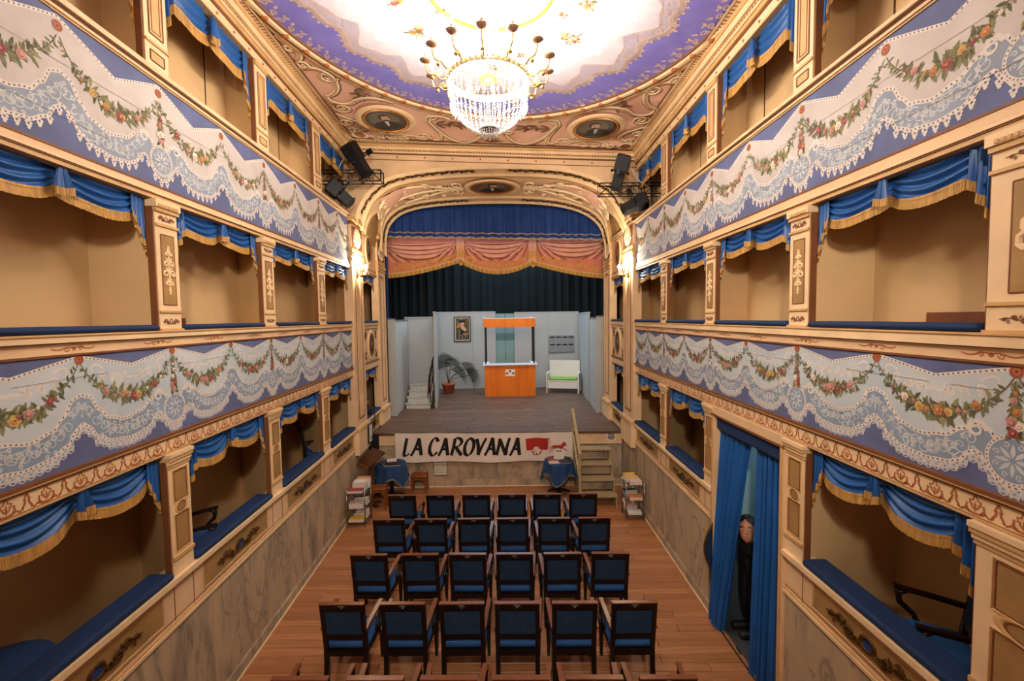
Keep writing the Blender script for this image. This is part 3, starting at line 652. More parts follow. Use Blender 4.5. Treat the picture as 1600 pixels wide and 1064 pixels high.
        if not pend and inr(yk):
            for dx in (-.03, 0, .03): floret(mb, F, (yk+dx, V(.53)-abs(dx)*.6), .018, ls, .0024)
        # white sprigs on the upper cloth
        ym = yk+step/2
        if not up and inr(ym, .2):
            for s in (-1, 1):
                mb.strip(F, bez((ym, V(.74)), (ym+s*.08, V(.70)), (ym+s*.12, V(.84)), (ym+s*.22, V(.80)), 12), [.017-.0008*j for j in range(13)], lw, .0018)
                for t, r in ((.08, .030), (.16, .028), (.25, .036)): mb.strip(F, spiral((ym+s*t, V(.765+.03*(t > .2))), r, 1.3, t*20, s, 11), .011, lw, .0018); floret(mb, F, (ym+s*(t+.02), V(.71)+t*.12), .020, lw, .0018)
                mb.strip(F, bez((ym+s*.25, V(.86)), (ym+s*.30, V(.93)), (ym+s*.36, V(.92)), (ym+s*.33, V(.82)), 10), .013, lw, .0018)
            for dx in (-.05, -.02, .02, .05): floret(mb, F, (ym+dx, V(.70)), .015, ls, .0018)
        if inr(yk, .02): mb.disc(F, (yk, V(.965 if not up else 1.0)), .034, DI['orange_paint'], .0044, 14); mb.ring(F, (yk, V(.965 if not up else 1.0)), .022, .026, DI['scroll'] if 'scroll' in DI else DI['fl_dark'], .0048, 14); mb.disc(F, (yk, V(.965 if not up else 1.0)), .008, DI['fl_dark'], .0048, 6)
        a, e = yk+.01, yk+step-.01
        if a > ya-.4 and e < ye+.5:
            tmp = MB(); garland(tmp, F, (a, V(.92)), (e, V(.92)), (top-z0)*.37, .0034, 1.2)
            keep = [i for i, f in enumerate(tmp.f) if all(ya-.02 < tmp.v[j][1] < ye for j in f)]
            mb.add(tmp.v, [], 0); o = len(mb.v)-len(tmp.v)
            for i in keep: mb.f.append(tuple(j+o for j in tmp.f[i])); mb.m.append(tmp.m[i]); mb.sm.append(False)
        if pend and inr(yk, .05):
            for j in range(26):
                t = j/25; v = V(.90-.40*t); 
                for s in (-1, 1): l = .03+.035*t; mb.leaf(F, (yk, v), -PI/2+s*rnd.uniform(.3, 1.2), l, l*.36, DI[rnd.choice(('leaf_a', 'leaf_b', 'leaf_c'))], .0036)
            for v, r, dx in ((.80, .013, .0), (.74, .018, .008), (.66, .020, -.008), (.58, .028, .012), (.56, .026, -.02), (.50, .024, .004)): flower(mb, F, (yk+dx, V(v)), r, rnd.choice(['fl_red', 'fl_pink', 'fl_orange', 'fl_white', 'fl_red']), .0050)
    for nv in ((.30, .80) if not up else (.27, .72)):
        pts = [(ya+(ye-ya)*i/60, V(nv)+.012*mnoise.noise(Vector((i*.2, nv*9, sd.s*3)))) for i in range(61)]
        for i in range(0, 60):
            if mnoise.noise(Vector((i*.35, nv*31, 2.2))) > -.1: mb.strip(F, pts[i:i+2], .0022, DI['crack'], .0056)
    return ob('painted_drapery', mb, DM, par, False)
WL = build_wall(L_); WR = build_wall(R_)
# rear wall behind the viewer's gallery
rear = struct('wall_rear'); mb = MB(); mb.box((-3.2, -1.3, -.1), (3.2, -1.2, 7.4)); ob('plaster', mb, 'gold_wall', rear)
# ------------------------------------------------------------------ ceiling
ceiling = struct('ceiling'); CX, CY, EA, EB = -.07, 4.55, 2.68, 2.95
mb = MB()
mb.grid(lambda a, b: CEIL(-3.1+6.0*a, -1.3+10.3*b, -.02), 12, 16, 0, False); mb.grid(lambda a, b: CEIL(-3.1+6.0*a, -1.3+10.3*b, -.08), 2, 2, 0, False)
ob('painted_plaster', mb, 'pink_field', ceiling, False)
CM = ['ceil_lace2', 'ceil_blue', 'ceil_white', 'ceil_lace', 'ceil_lace_pink', 'scroll_hi', 'scroll_mid', 'scroll_lo', 'gold_light', 'gold_mid', 'orange_paint', 'leaf_b', 'fl_pink', 'fl_orange', 'fl_yellow', 'fl_red', 'pink_field', 'leaf_a', 'gilt']
CI = {k: i for i, k in enumerate(CM)}
E_ = lambda r, a: (CX+EA*r*math.cos(a), CY+EB*r*math.sin(a))
A_ = [2*PI*i/180 for i in range(181)]
mb = MB()
mb.poly(CEIL, [E_(.985, a) for a in A_[:-1]], CI['ceil_blue'], -.012)
# scalloped white veil with lace hem
def hem(a):
    t = (a-PI/2)/(2*PI/16); f = t-math.floor(t); b = abs(2*f-1); return .715+.055*(1-b**2)+.02*math.sin(f*PI*4)*(1-b)
N_ = 480
mb.poly(CEIL, [E_(hem(2*PI*i/N_), 2*PI*i/N_) for i in range(N_)], CI['ceil_lace'], -.0112)
mb.poly(CEIL, [E_(hem(2*PI*i/N_)-.075-.02*math.cos(16*2*PI*i/N_), 2*PI*i/N_) for i in range(N_)], CI['ceil_lace2'], -.0104)
mb.poly(CEIL, [E_(hem(2*PI*i/N_)-.20-.04*math.cos(16*2*PI*i/N_), 2*PI*i/N_) for i in range(N_)], CI['ceil_white'], -.0098)
for i in range(N_):
    a = 2*PI*i/N_; p = E_(hem(a)+.008, a); mb.disc(CEIL, p, .032, CI['ceil_lace_pink'], -.0096, 6); 
    if i % 3 == 0: mb.disc(CEIL, E_(hem(a)+.026, a), .022, CI['ceil_lace_pink'], -.0096, 5)
mb.strip(CEIL, [E_(hem(2*PI*i/N_)-.012, 2*PI*i/N_) for i in range(N_+1)], .028, CI['ceil_lace_pink'], -.0088)
mb.strip(CEIL, [E_(hem(2*PI*i/N_)-.075-.02*math.cos(16*2*PI*i/N_), 2*PI*i/N_) for i in range(N_+1)], .02, CI['ceil_lace_pink'], -.0088)
for i in range(96):
    a = 2*PI*i/96; r = hem(a)-.045; c = E_(r, a); mb.strip(CEIL, spiral(c, .055, 1.3, a*3, 1 if i % 2 else -1, 11), .012, CI['ceil_lace_pink'], -.0088)
for k in range(16):
    a = PI/2+2*PI*k/16; c = E_(.70, a)
    for j in range(9): an = a+PI+(j-4)*.22; mb.leaf(CEIL, c, an, .26-.02*abs(j-4), .02, CI['ceil_lace'], -.008)
    mb.ring(CEIL, E_(.735, a+.12), .05, .065, CI['ceil_lace_pink'], -.008, 16); mb.ring(CEIL, E_(.735, a-.12), .05, .065, CI['ceil_lace_pink'], -.008, 16)
# curled white border on the blue
for i in range(120):
    a = 2*PI*i/120; s = 1 if i % 2 else -1; c = E_(.930, a)
    mb.strip(CEIL, spiral(c, .045, 1.2, a+s, s, 9), .020, CI['ceil_lace_pink'], -.010); mb.leaf(CEIL, E_(.915, a+.012), a+PI+s*.5, .09, .04, CI['ceil_lace_pink'], -.010); mb.leaf(CEIL, E_(.938, a), a+s*1.2, .07, .04, CI['ceil_lace_pink'], -.0098)
    mb.disc(CEIL, E_(.90, a+.02), .018, CI['ceil_lace_pink'], -.0098, 6)
# bouquets
for bx, by, r in ((-.96, 5.33, .15), (-.62, 4.98, .08), (-1.07, 4.85, .12), (.86, 5.33, .15), (.71, 4.94, .08), (.94, 4.76, .12), (-.07, 6.0, .10), (0.3, 5.7, .07), (-.5, 5.75, .07)):
    for j in range(26): an = rnd.random()*6.3; mb.leaf(CEIL, (bx+rnd.uniform(-.6, .6)*r, by+rnd.uniform(-.4, .4)*r), an, r*.55, r*.2, CI[rnd.choice(('leaf_b', 'leaf_a'))], -.0075)
    for j in range(8): mb.disc(CEIL, (bx+rnd.uniform(-.7, .7)*r, by+rnd.uniform(-.5, .5)*r), r*.2, CI[rnd.choice(('fl_pink', 'fl_orange', 'fl_yellow', 'fl_red'))], -.0068, 8)
ob('painted_oval', mb, CM, ceiling, False)
# gilded rim with studs, and the ring round the chandelier rose
mb = MB()
for r0, r1, k, d0, h in ((.965, 1.0, 'gold_light', -.012, .03), (.95, .968, 'scroll_lo', -.012, .012), (.998, 1.018, 'scroll_lo', -.02, .004), (1.012, 1.03, 'gold_mid', -.016, .02)):
    pts0 = [E_((r0+r1)/2, a) for a in A_]; mb.ridge(CEIL, pts0, (r1-r0)*2.8, h, CI[k], d0)
rim = ob('oval_rim', mb, CM, ceiling, False)
for i in range(56):
    mbs = MB(); a = 2*PI*i/56; c = E_(.983, a); x, y, z = CEIL(c[0], c[1], .012)
    if y < 2.9: continue
    mbs.lathe([(.052, .012), (.048, -.008), (.028, -.022), (0, -.026)], (0, 0, 0), 10, 0, False, True, .75); o = ob('stud', mbs, 'orange_paint', rim, False); o.location = (x, y, z); o.rotation_euler = (0, 0, a+PI/2)
mb = MB(); mb.tube([CEIL(-.07+.66*math.cos(a), CY+.66*math.sin(a), .012) for a in A_[::3]], .018, 0, 8, False); ob('gilt_ring', mb, 'gilt', ceiling, False)
# egg-and-dart border round the field
mb = MB()
for u0, u1, d, k in ((.09, .13, .012, 'gold_light'), (.13, .21, .004, 'gold_mid'), (.21, .235, .012, 'gold_light'), (.235, .25, -.012, 'scroll_lo')):
    for sd in (L_, R_):
        vs = []
        for y_ in (-1.2, 8.72-u0*.8):
            xo = sd.s*(sd.a+sd.b*y_-u0+.06); xi = sd.s*(sd.a+sd.b*y_-u1+.06); yy = y_ if y_ < 0 else None
            vs += [CEIL(xo, y_ if y_ < 0 else 8.78-u0, d), CEIL(xi, y_ if y_ < 0 else 8.78-u1, d)]
        mb.add(vs, [(0, 1, 3, 2)], CI[k])
    mb.add([CEIL(-(L_.a+L_.b*8.7-u0+.06), 8.78-u0, d), CEIL(-(L_.a+L_.b*8.7-u1+.06), 8.78-u1, d), CEIL(R_.a+R_.b*8.7-u1+.06, 8.78-u1, d), CEIL(R_.a+R_.b*8.7-u0+.06, 8.78-u0, d)], [(0, 1, 2, 3)], CI[k])
bd_ = ob('field_border', mb, CM, ceiling, False)
mb = MB()
for i in range(96):
    x = -2.7+.055*i
    if x < 2.5: mb.disc(CEIL, (x, 8.61), .020, CI['scroll_hi'], .008, 6, .028); mb.disc(CEIL, (x+.027, 8.61), .008, CI['scroll_lo'], .0085, 5, .024)
for sd in (L_, R_):
    for i in range(120):
        y = 2.2+.055*i
        if y < 8.6: xx = sd.s*(sd.a+sd.b*y-.11); mb.disc(CEIL, (xx, y), .028, CI['scroll_hi'], .008, 6, .02); mb.disc(CEIL, (xx, y+.027), .024, CI['scroll_lo'], .0085, 5, .008)
ob('egg_and_dart', mb, CM, ceiling, False, kind='stuff')
# painted scrollwork in the spandrels
mb = MB(); XM = -.10
def scr(pts, wd=.05, d=-.016, both=True):
    ml = lambda k: [q*k for q in wd] if isinstance(wd, list) else wd*k
    for sx in ((1, -1) if both else (1,)):
        P = [(XM+sx*(x-XM) if sx < 0 else x, y+(0 if sx > 0 else -.06)) for x, y in pts]
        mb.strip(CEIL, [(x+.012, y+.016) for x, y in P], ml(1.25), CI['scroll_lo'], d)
        mb.ridge(CEIL, P, wd, .010, CI['scroll_hi'], d+.002); mb.strip(CEIL, P, ml(.35), CI['scroll_mid'], d+.0135)
for c, r, tn, st, dr in (((-2.66, 5.80), .07, 1.3, 1, 1), ((-2.66, 6.16), .10, 1.5, 2, -1), ((-2.43, 6.45), .13, 1.6, 0, 1), ((-2.55, 7.38), .16, 1.8, 4, -1), ((-2.66, 7.92), .13, 1.6, 2, 1), ((-2.62, 8.22), .12, 1.5, 2, 1), ((-2.02, 8.47), .11, 1.7, 0, 1), ((-1.80, 8.47), .11, 1.7, PI, -1), ((-1.42, 8.36), .16, 1.8, PI, -1), ((-2.30, 8.50), .10, 1.4, 1, 1), ((-1.12, 7.60), .10, 1.4, 2, 1), ((-1.55, 7.05), .09, 1.4, 4, 1), ((-.38, 8.08), .09, 1.3, 0, 1)):
    scr(spiral(c, r, tn, st, dr, 26), [.058-.0013*i for i in range(27)])
for pts in (bez((-1.22, 7.75), (-.98, 8.6), (-.60, 8.9), (-.30, 8.2)), bez((-1.22, 7.75), (-1.25, 7.45), (-.9, 7.5), (-.85, 7.62)), bez((-2.72, 6.25), (-2.2, 6.1), (-2.3, 6.9), (-2.66, 7.0)), bez((-2.66, 7.0), (-2.72, 7.25), (-2.4, 7.3), (-2.3, 7.15)), bez((-2.3, 7.15), (-2.1, 6.95), (-1.9, 6.98), (-1.66, 7.12)), bez((-2.6, 8.3), (-2.3, 8.1), (-2.3, 8.0), (-2.75, 7.6)), bez((-2.2, 8.55), (-2.3, 8.2), (-1.9, 8.3), (-1.25, 8.45)), bez((-1.25, 8.5), (-1.0, 8.62), (-1.1, 8.1), (-1.22, 7.75)), bez((-2.72, 5.55), (-2.6, 5.7), (-2.5, 5.9), (-2.66, 6.05))):
    scr(pts, .085)
for sx in (-1, 1):
    for c, an in (((.62, 7.78), 2.6), ((.75, 7.70), 2.2), ((1.5, 6.9), 1.0), ((2.05, 6.75), 2.4), ((1.95, 6.9), .6), ((1.0, 7.8), 3.0)):
        for j in range(5): mb.leaf(CEIL, (XM+sx*c[0], c[1]), (an+(j-2)*.35) if sx > 0 else PI-(an+(j-2)*.35), .30-.03*abs(j-2), .07, CI['scroll_mid' if j % 2 else 'scroll_lo'], -.012)
    mb.disc(CEIL, (XM+sx*2.5, 8.42), .09, CI['orange_paint'], -.010, 14, .10); mb.ring(CEIL, (XM+sx*2.5, 8.42), .10, .15, CI['scroll_hi'], -.012, 18, .12, .17, .01)
mb.disc(CEIL, (XM-.02, 8.36), .17, CI['scroll_hi'], -.014, 20, .22); mb.disc(CEIL, (XM-.02, 8.36), .14, CI['scroll_mid'], -.0125, 20, .19)
for j in range(7): mb.leaf(CEIL, (XM-.02, 8.5), -PI/2+(j-3)*.4, .24, .05, CI['scroll_lo'], -.011)
ob('painted_scrollwork', mb, CM, ceiling, False)
# ------------------------------------------------------------------ proscenium wall
front = struct('wall_front'); FX = lambda Y: (lambda x, z, d=0.0: (x, Y-.035*x-d, z))
OUT = [(-2.90, 5.72), (-2.83, 5.97), (-2.63, 6.30), (-2.27, 6.57), (-1.77, 6.70), (-1.01, 6.78), (-.13, 6.80), (.89, 6.76), (1.52, 6.66), (2.10, 6.42), (2.42, 6.06), (2.62, 5.72)]
INN = [(-2.93, 5.41), (-2.91, 5.97), (-2.71, 6.34), (-2.27, 6.57), (-1.47, 6.69), (-.18, 6.73), (1.12, 6.67), (2.01, 6.47), (2.50, 6.13), (2.66, 5.68), (2.68, 5.27)]
def resample(P, n):
    Q = []                                                       # Catmull-Rom, then even by arc length
    for i in range(len(P)-1):
        p0, p1, p2, p3 = P[max(i-1, 0)], P[i], P[i+1], P[min(i+2, len(P)-1)]
        for k in range(12):
            t = k/12; Q.append(tuple(.5*(2*b+(c-a)*t+(2*a-5*b+4*c-e)*t*t+(3*b-a-3*c+e)*t**3) for a, b, c, e in zip(p0, p1, p2, p3)))
    Q.append(P[-1]); L = [0]
    for a, b in zip(Q, Q[1:]): L.append(L[-1]+math.hypot(b[0]-a[0], b[1]-a[1]))
    R = []; j = 0
    for i in range(n+1):
        s = L[-1]*i/n
        while j < len(L)-2 and L[j+1] < s: j += 1
        t = (s-L[j])/((L[j+1]-L[j]) or 1); R.append(tuple(a+(b-a)*t for a, b in zip(Q[j], Q[j+1])))
    return R
NA = 64; oc = resample(OUT, NA); ic = resample(INN, NA)
F88 = FX(8.72); F112 = FX(11.2)
FM = PMATS+['pink_field', 'gilt']
# fascia above the outer arch up to the cornice
mb = MB(); vs = []
for x, z in oc: vs += [F88(x, z), F88(x, zc(x)+.05)]
mb.add(vs, [(2*i, 2*i+2, 2*i+3, 2*i+1) for i in range(NA)], 5)
mb.add([F88(-3.1, 5.6), F88(-2.9, 5.72), F88(-2.9, 7.35), F88(-3.1, 7.35)], [(0, 1, 2, 3)], 5); mb.add([F88(2.62, 5.72), F88(2.95, 5.6), F88(2.95, 7.1), F88(2.62, 7.1)], [(0, 1, 2, 3)], 5)
ob('fascia', mb, FM, front, False)
mb = MB()
for dz0, dz1, d, mi in ((.03, .07, .11, 1), (.07, .12, .09, 0), (.12, .145, .05, 4), (.145, .175, .06, 0), (.175, .19, .03, 3), (.29, .30, .012, 3)):
    x0, x1 = -3.0, 2.72; P = [F88(x0, zc(x0)-dz1, 0), F88(x1, zc(x1)-dz1, 0), F88(x1, zc(x1)-dz0, 0), F88(x0, zc(x0)-dz0, 0), F88(x0, zc(x0)-dz1, d), F88(x1, zc(x1)-dz1, d), F88(x1, zc(x1)-dz0, d), F88(x0, zc(x0)-dz0, d)]
    mb.add(P, [(0,1,2,3),(7,6,5,4),(0,4,5,1),(1,5,6,2),(2,6,7,3),(3,7,4,0)], mi)
cor = ob('cornice', mb, FM, front)
mb = MB()
for i in range(100):
    x = -2.85+.055*i
    if x < 2.6: mb.box((x, zc(x)-.145, .05), (x+.03, zc(x)-.12, .075), 1, lambda a, b, c: F88(a, b, c))
ob('dentils', mb, FM, cor, kind='stuff')
for i in range(10):
    x = -2.55+.545*i; mbs = MB(); mbs.lathe([(0, .012), (.012, .01), (.018, 0)], (0, 0, 0), 8, 0, False); o = ob('stud', mbs, 'orange_paint', cor, False); o.location = F88(x, zc(x)-.235, .002); o.rotation_euler = (PI/2, 0, 0)
# the soffit between the arches
def SOF(u, v, d=0.0):                                                   # u along the arch 0..1, v from outer (0) to inner (1)
    f = min(max(u, 0), 1)*NA; i = min(int(f), NA-1); t = f-i
    a = [oc[i][k]+(oc[i+1][k]-oc[i][k])*t for k in (0, 1)]; b = [ic[i][k]+(ic[i+1][k]-ic[i][k])*t for k in (0, 1)]
    p0 = Vector(F88(*a)); p1 = Vector(F112(*b)); cx = Vector((-.12, 0, 4.4)); p = p0.lerp(p1, v); n = Vector((cx.x-p.x, 0, cx.z-p.z)).normalized()
    return tuple(p+n*d)
mb = MB(); mb.grid(lambda a, b: SOF(a, b), 160, 24, 5)
def in_niche(u, v):
    q = min(u, 1-u); return q < .105*max(0, 1-((v-.56)/.27)**2)**.5 and .29 < v < .83
keep = [i for i, f in enumerate(mb.f) if not in_niche(((i % 160)+.5)/160, ((i//160)+.5)/24)]
mb.f = [mb.f[i] for i in keep]; mb.m = [mb.m[i] for i in keep]; mb.sm = [mb.sm[i] for i in keep]; ob('soffit', mb, FM, front, False)
mb = MB()
for s in (0, 1):
    P = [(.105*math.cos(t), .56+.27*math.sin(t)) for t in [-PI/2+PI*i/24 for i in range(25)]]
    vs = []
    for q, v in P:
        for k, d in ((1, .0), (1.0, .03), (1.16, .03), (1.2, 0)): vs.append(SOF((q*k if s == 0 else 1-q*k), .56+(v-.56)*(1+(k-1)*.5), d))
    mb.add(vs, [(4*i+j, 4*i+j+1, 4*i+j+5, 4*i+j+4) for i in range(24) for j in range(3)], 0)
    n2 = 24; vs = []
    for q, v in P: vs += [SOF((q*1.1 if s == 0 else 1-q*1.1), .56+(v-.56)*1.1, -.10), SOF((0 if s == 0 else 1), .56+(v-.56)*1.1, -.10)]
    mb.add(vs, [(2*i, 2*i+1, 2*i+3, 2*i+2) for i in range(n2)], 2)
    vs = []
    for q, v in P: vs += [SOF((q if s == 0 else 1-q), v, .005), SOF((q*1.02 if s == 0 else 1-q*1.02), v, -.10)]
    mb.add(vs, [(2*i, 2*i+1, 2*i+3, 2*i+2) for i in range(n2)], 1)
ob('niche_frame', mb, FM, front, False)
mb = MB()
def rail_(v0, v1, h, mi, u0=0, u1=1):
    n = 60; vs = []
    for i in range(n+1):
        u = u0+(u1-u0)*i/n; vs += [SOF(u, v0, 0), SOF(u, v0*.6+v1*.4, h), SOF(u, v0*.4+v1*.6, h), SOF(u, v1, 0)]
    mb.add(vs, [(4*i+j, 4*i+j+1, 4*i+j+5, 4*i+j+4) for i in range(n) for j in range(3)], mi, False)
rail_(.0, .05, .05, 0); rail_(.16, .22, .05, 0); rail_(.22, .25, .03, 1); rail_(.25, .265, .015, 3)
rail_(.78, .83, .04, 0); rail_(.83, .85, .015, 3); rail_(.95, 1.0, .05, 0)
ob('arch_molding', mb, FM, front, False)
mb = MB()                                                               # dark carved leaves in the two outer bands
for vc, us in ((.105, [(.05, .44), (.56, .95)]), (.90, [(.05, .40), (.60, .95)])):
    for u0, u1 in us:
        n = 26
        for i in range(n):
            u = u0+(u1-u0)*i/(n-1); s = 1 if i % 2 else -1
            Fs = lambda a, b, d=0: SOF(u+a/8.6, vc+b/2.4, d+.006)
            mb.ridge(Fs, spiral((0, s*.02), .05, 1.3, i*1.7, s, 12), .026, .02, 0); mb.leaf(Fs, (0, 0), s*.6+.3*math.sin(i*2.3), .13, .045, 0, .012); mb.leaf(Fs, (.02, 0), PI-s*.9, .10, .04, 0, .012); mb.strip(Fs, bez((-.10, -s*.03), (-.04, s*.06), (.04, -s*.06), (.10, s*.03), 8), .022, 0, .010)
ob('carved_leaves', mb, ['gilt_dark'], front, False)
mb = MB()                                                               # pink spandrels and cream scrolls on the soffit
for s in (-1, 1):
    U = lambda t: .5+s*t
    for tri in (((.37, .30), (.37, .72), (.27, .30)), ((.37, .72), (.31, .58), (.27, .30)), ((.31, .58), (.24, .47), (.27, .30)), ((.24, .47), (.17, .38), (.27, .30))):
        mb.add([SOF(U(a), b, .004) for a, b in tri], [(0, 1, 2)], 10)
    Fs = lambda a, b, d=0: SOF(.5+s*a/8.6, b/2.4+.52, d+.004)
    for c, r, st in (((1.05, -.22), .22, 0), ((1.05, .20), .20, 2), ((2.9, -.28), .16, 1), ((3.2, -.1), .13, 1), ((1.95, .35), .13, 3), ((1.9, -.35), .12, 3), ((1.45, .42), .09, 1), ((1.5, -.18), .08, 2), ((2.35, .20), .10, 4), ((2.5, -.20), .10, 0), ((2.9, .35), .10, 2), ((3.45, .15), .10, 5)):
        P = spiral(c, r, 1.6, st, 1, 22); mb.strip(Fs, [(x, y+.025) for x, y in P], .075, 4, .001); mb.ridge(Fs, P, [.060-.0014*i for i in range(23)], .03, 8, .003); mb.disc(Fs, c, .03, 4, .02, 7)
    for P in (bez((.85, 0), (1.3, .05), (1.7, -.40), (2.3, -.42)), bez((1.0, 0), (1.5, .05), (1.8, .42), (2.6, .48)), bez((2.3, -.42), (2.8, -.5), (3.3, -.35), (3.5, 0)), bez((1.3, 0), (2.2, -.05), (3.0, .15), (3.6, .5))):
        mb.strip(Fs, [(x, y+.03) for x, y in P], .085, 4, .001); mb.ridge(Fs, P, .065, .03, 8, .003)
        for i in range(2, len(P)-1, 2): a_ = math.atan2(P[i+1][1]-P[i-1][1], P[i+1][0]-P[i-1][0]); [mb.leaf(Fs, P[i], a_+q_*.9, .15, .05, (4, 8)[(i//2+q_) % 2], .005) for q_ in (-1, 1)]
    for c, an in (((1.6, -.3), .4), ((1.75, .35), -.4), ((2.7, -.32), 1.2), ((3.0, -.2), 2.0), ((2.4, .38), .2), ((3.3, -.12), 2.3)):
        for j in range(4): mb.leaf(Fs, c, an+(j-1.5)*.5, .24, .07, (4, 8, 3, 4)[j], .006)
ob('soffit_scrollwork', mb, FM, front, False)
# inner arch wall, thick, out to the sides of the stage house and up
mb = MB(); vs = []
F113 = FX(11.22)
for x, z in ic: vs += [F113(x, z), F113(x*1.0, 7.4)]
mb.add(vs, [(2*i, 2*i+2, 2*i+3, 2*i+1) for i in range(NA)], 0)
for sgn, x0, x1 in ((-1, -5.2, -2.98), (1, 2.70, 5.2)): mb.add([(x0, 11.36-.035*x0, 0), (x1, 11.36-.035*x1, 0), (x1, 11.36-.035*x1, 7.4), (x0, 11.36-.035*x0, 7.4)], [(0, 1, 2, 3)], 0)
ob('stage_side_wall', mb, 'stage_black', front, False)
mb = MB()                                                                # gilded line down the proscenium jamb
for sd in (L_, R_):
    F = W(sd); mb.box((PIER2-.01, 1.25, -.1), (PIER2+.03, 5.6, .055), 0, lambda a, b, c: F(a, b, c)); mb.box((PIER2+.03, 1.25, -.1), (PIER2+.06, 5.6, .035), 1, lambda a, b, c: F(a, b, c))
ob('jamb_molding', mb, ['gold_mid', 'brown_line'], front)
# ------------------------------------------------------------------ oval portraits
def cols(X, Y, Z, T): return Matrix(((X[0], Y[0], Z[0], T[0]), (X[1], Y[1], Z[1], T[1]), (X[2], Y[2], Z[2], T[2]), (0, 0, 0, 1)))
def wall_n(sd): return Vector((-sd.s, sd.b, 0)).normalized()
def wall_pic(sd, y, z, d=0.0):                                           # local x right, y up, z out of the wall
    n = wall_n(sd); up = Vector((0, 0, 1)); return cols(up.cross(n), up, n, W(sd)(y, z, d))
def wall_fit(sd, y, z, d=0.0):                                           # local x along the wall, y out of the wall, z up
    n = wall_n(sd); up = Vector((0, 0, 1)); return cols(n.cross(up), n, up, W(sd)(y, z, d))
def portrait(name, label, loc, rot, rx, ry, kind, frame_w=.12, text=None, border='gold_light'):
    t = thing(name, label, 'portrait', loc, 0, 'painted oval portraits'); t.rotation_euler = rot
    P = lambda u, v, d=0.0: (u, v, d)
    b = MB(); n = 40; vs = []
    for k in range(n):
        ca, sa = math.cos(2*PI*k/n), math.sin(2*PI*k/n)
        for f, d in ((1.12, 0), (1.0, .02), (.5, .022), (.22, .014)): vs.append(((rx+frame_w*f)*ca, (ry+frame_w*f)*sa, d))
    b.add(vs, [(4*k+j, 4*((k+1) % n)+j, 4*((k+1) % n)+j+1, 4*k+j+1) for k in range(n) for j in range(3)], 0, True); ob('surround', b, border, t, False)
    b = MB(); b.ring(P, (0, 0), rx*.96, rx+frame_w*.35, 0, .012, 40, ry*.96, ry+frame_w*.35, .022); ob('gilt_frame', b, 'gilt_orange', t, False)
    b = MB(); b.disc(P, (0, 0), rx*.98, 0 if kind != 1 else 1, .008, 36, ry*.98)
    s = min(rx, ry)*1.0; q = .009
    b.poly(P, [(-.75*s, -.62*s), (-.55*s, -.2*s), (-.2*s, -.02*s), (.22*s, -.02*s), (.55*s, -.22*s), (.75*s, -.62*s), (.3*s, -.82*s), (-.3*s, -.82*s)] if kind != 2 else [(-.5*s, -.75*s), (-.35*s, -.15*s), (0, .05*s), (.5*s, -.1*s), (.8*s, -.5*s), (.3*s, -.85*s)], 2, q)
    hx = {0: 0, 1: .05*s, 2: -.12*s}[kind]
    b.disc(P, (hx-.05*s, .15*s), .72*s, 7, q-.0005, 24, .70*s)
    b.disc(P, (hx-.03*s, .36*s), .27*s, 3, q+.001, 14, .30*s); b.disc(P, (hx+.03*s, .29*s), .20*s, 4, q+.002, 14, .29*s)
    b.disc(P, (hx+.03*s, .08*s), .14*s, 3, q+.003, 10, .07*s); b.poly(P, [(hx-.17*s, .50*s), (hx+.22*s, .52*s), (hx+.15*s, .62*s), (hx-.15*s, .64*s)], 3, q+.003)
    for e in (-.07, .08): b.disc(P, (hx+e*s+.02*s, .30*s), .025*s, 3, q+.0035, 6, .015*s)
    b.poly(P, [(hx+.0*s, .30*s), (hx+.04*s, .30*s), (hx+.05*s, .20*s), (hx-.01*s, .20*s)], 6, q+.0035)
    b.poly(P, [(-.09*s, -.02*s), (.10*s, -.02*s), (.06*s, -.5*s), (-.02*s, -.5*s)], 5, q+.003)
    ob('canvas', b, ['canvas_dark', 'canvas_brown', 'coat_paint', 'hair_paint', 'skin_paint', 'white_paint', 'fl_pink', 'portrait_ground'], t, False)
    if text:
        e = 1.0+frame_w/rx*.72; ey = 1.0+frame_w/ry*.72; n = len(text); span = 1.5 if n > 10 else .9
        for i, ch in enumerate(text):
            if ch == ' ': continue
            a = -PI/2+span*((i-(n-1)/2)/(n-1)); x, y = rx*e*math.cos(a), ry*ey*math.sin(a)
            o = ob('letter', text_mesh(ch, frame_w*.55, 'brown_dark'), None, t); o.location = (x, y, .0235); o.rotation_euler = (0, 0, math.atan2(ry*math.cos(a), -rx*math.sin(a)))
    return t
portrait('oval_portrait', 'oval ceiling portrait of bearded man, on the pink field left of chandelier', CEIL(-1.93, 7.72, .006), (PI, 0, 0), .36, .40, 0, .13, 'AMEDEO PREGOSI')
portrait('oval_portrait', 'oval ceiling portrait of man in grey robe, on the pink field right of chandelier', CEIL(1.68, 7.66, .006), (PI, 0, 0), .36, .40, 2, .13, 'ALESSANDRO MELI')
sp = SOF(.5, .50, .02); portrait('oval_portrait', 'wide oval portrait of bearded man at the crown of stage arch', (sp[0]-.02, sp[1], sp[2]-.012), (PI-.02, 0, 0), .47, .40, 1, .14, 'ALFREDO MARIANI', 'gold_light')
for sd, nm in ((L_, 'left'), (R_, 'right')):
    for z, up, tx in (((sd.z['pb3']+sd.z['pt3'])/2+.02, True, 'upper'), ((sd.z['pb2']+sd.z['pt2'])/2, False, 'lower')):
        F = W(sd); rz = -PI/2+math.atan(sd.b) if sd.s < 0 else PI/2-math.atan(sd.b); y = (PIER1+BAY2)/2
        t = portrait('oval_portrait', f'upright oval portrait in the {tx} panel beside the stage, {nm} wall', F(y, z, .004), (0, 0, 0), .17, .245, 0, .10, None, 'gold_light')
        t.matrix_world = wall_pic(sd, y, z, .004)
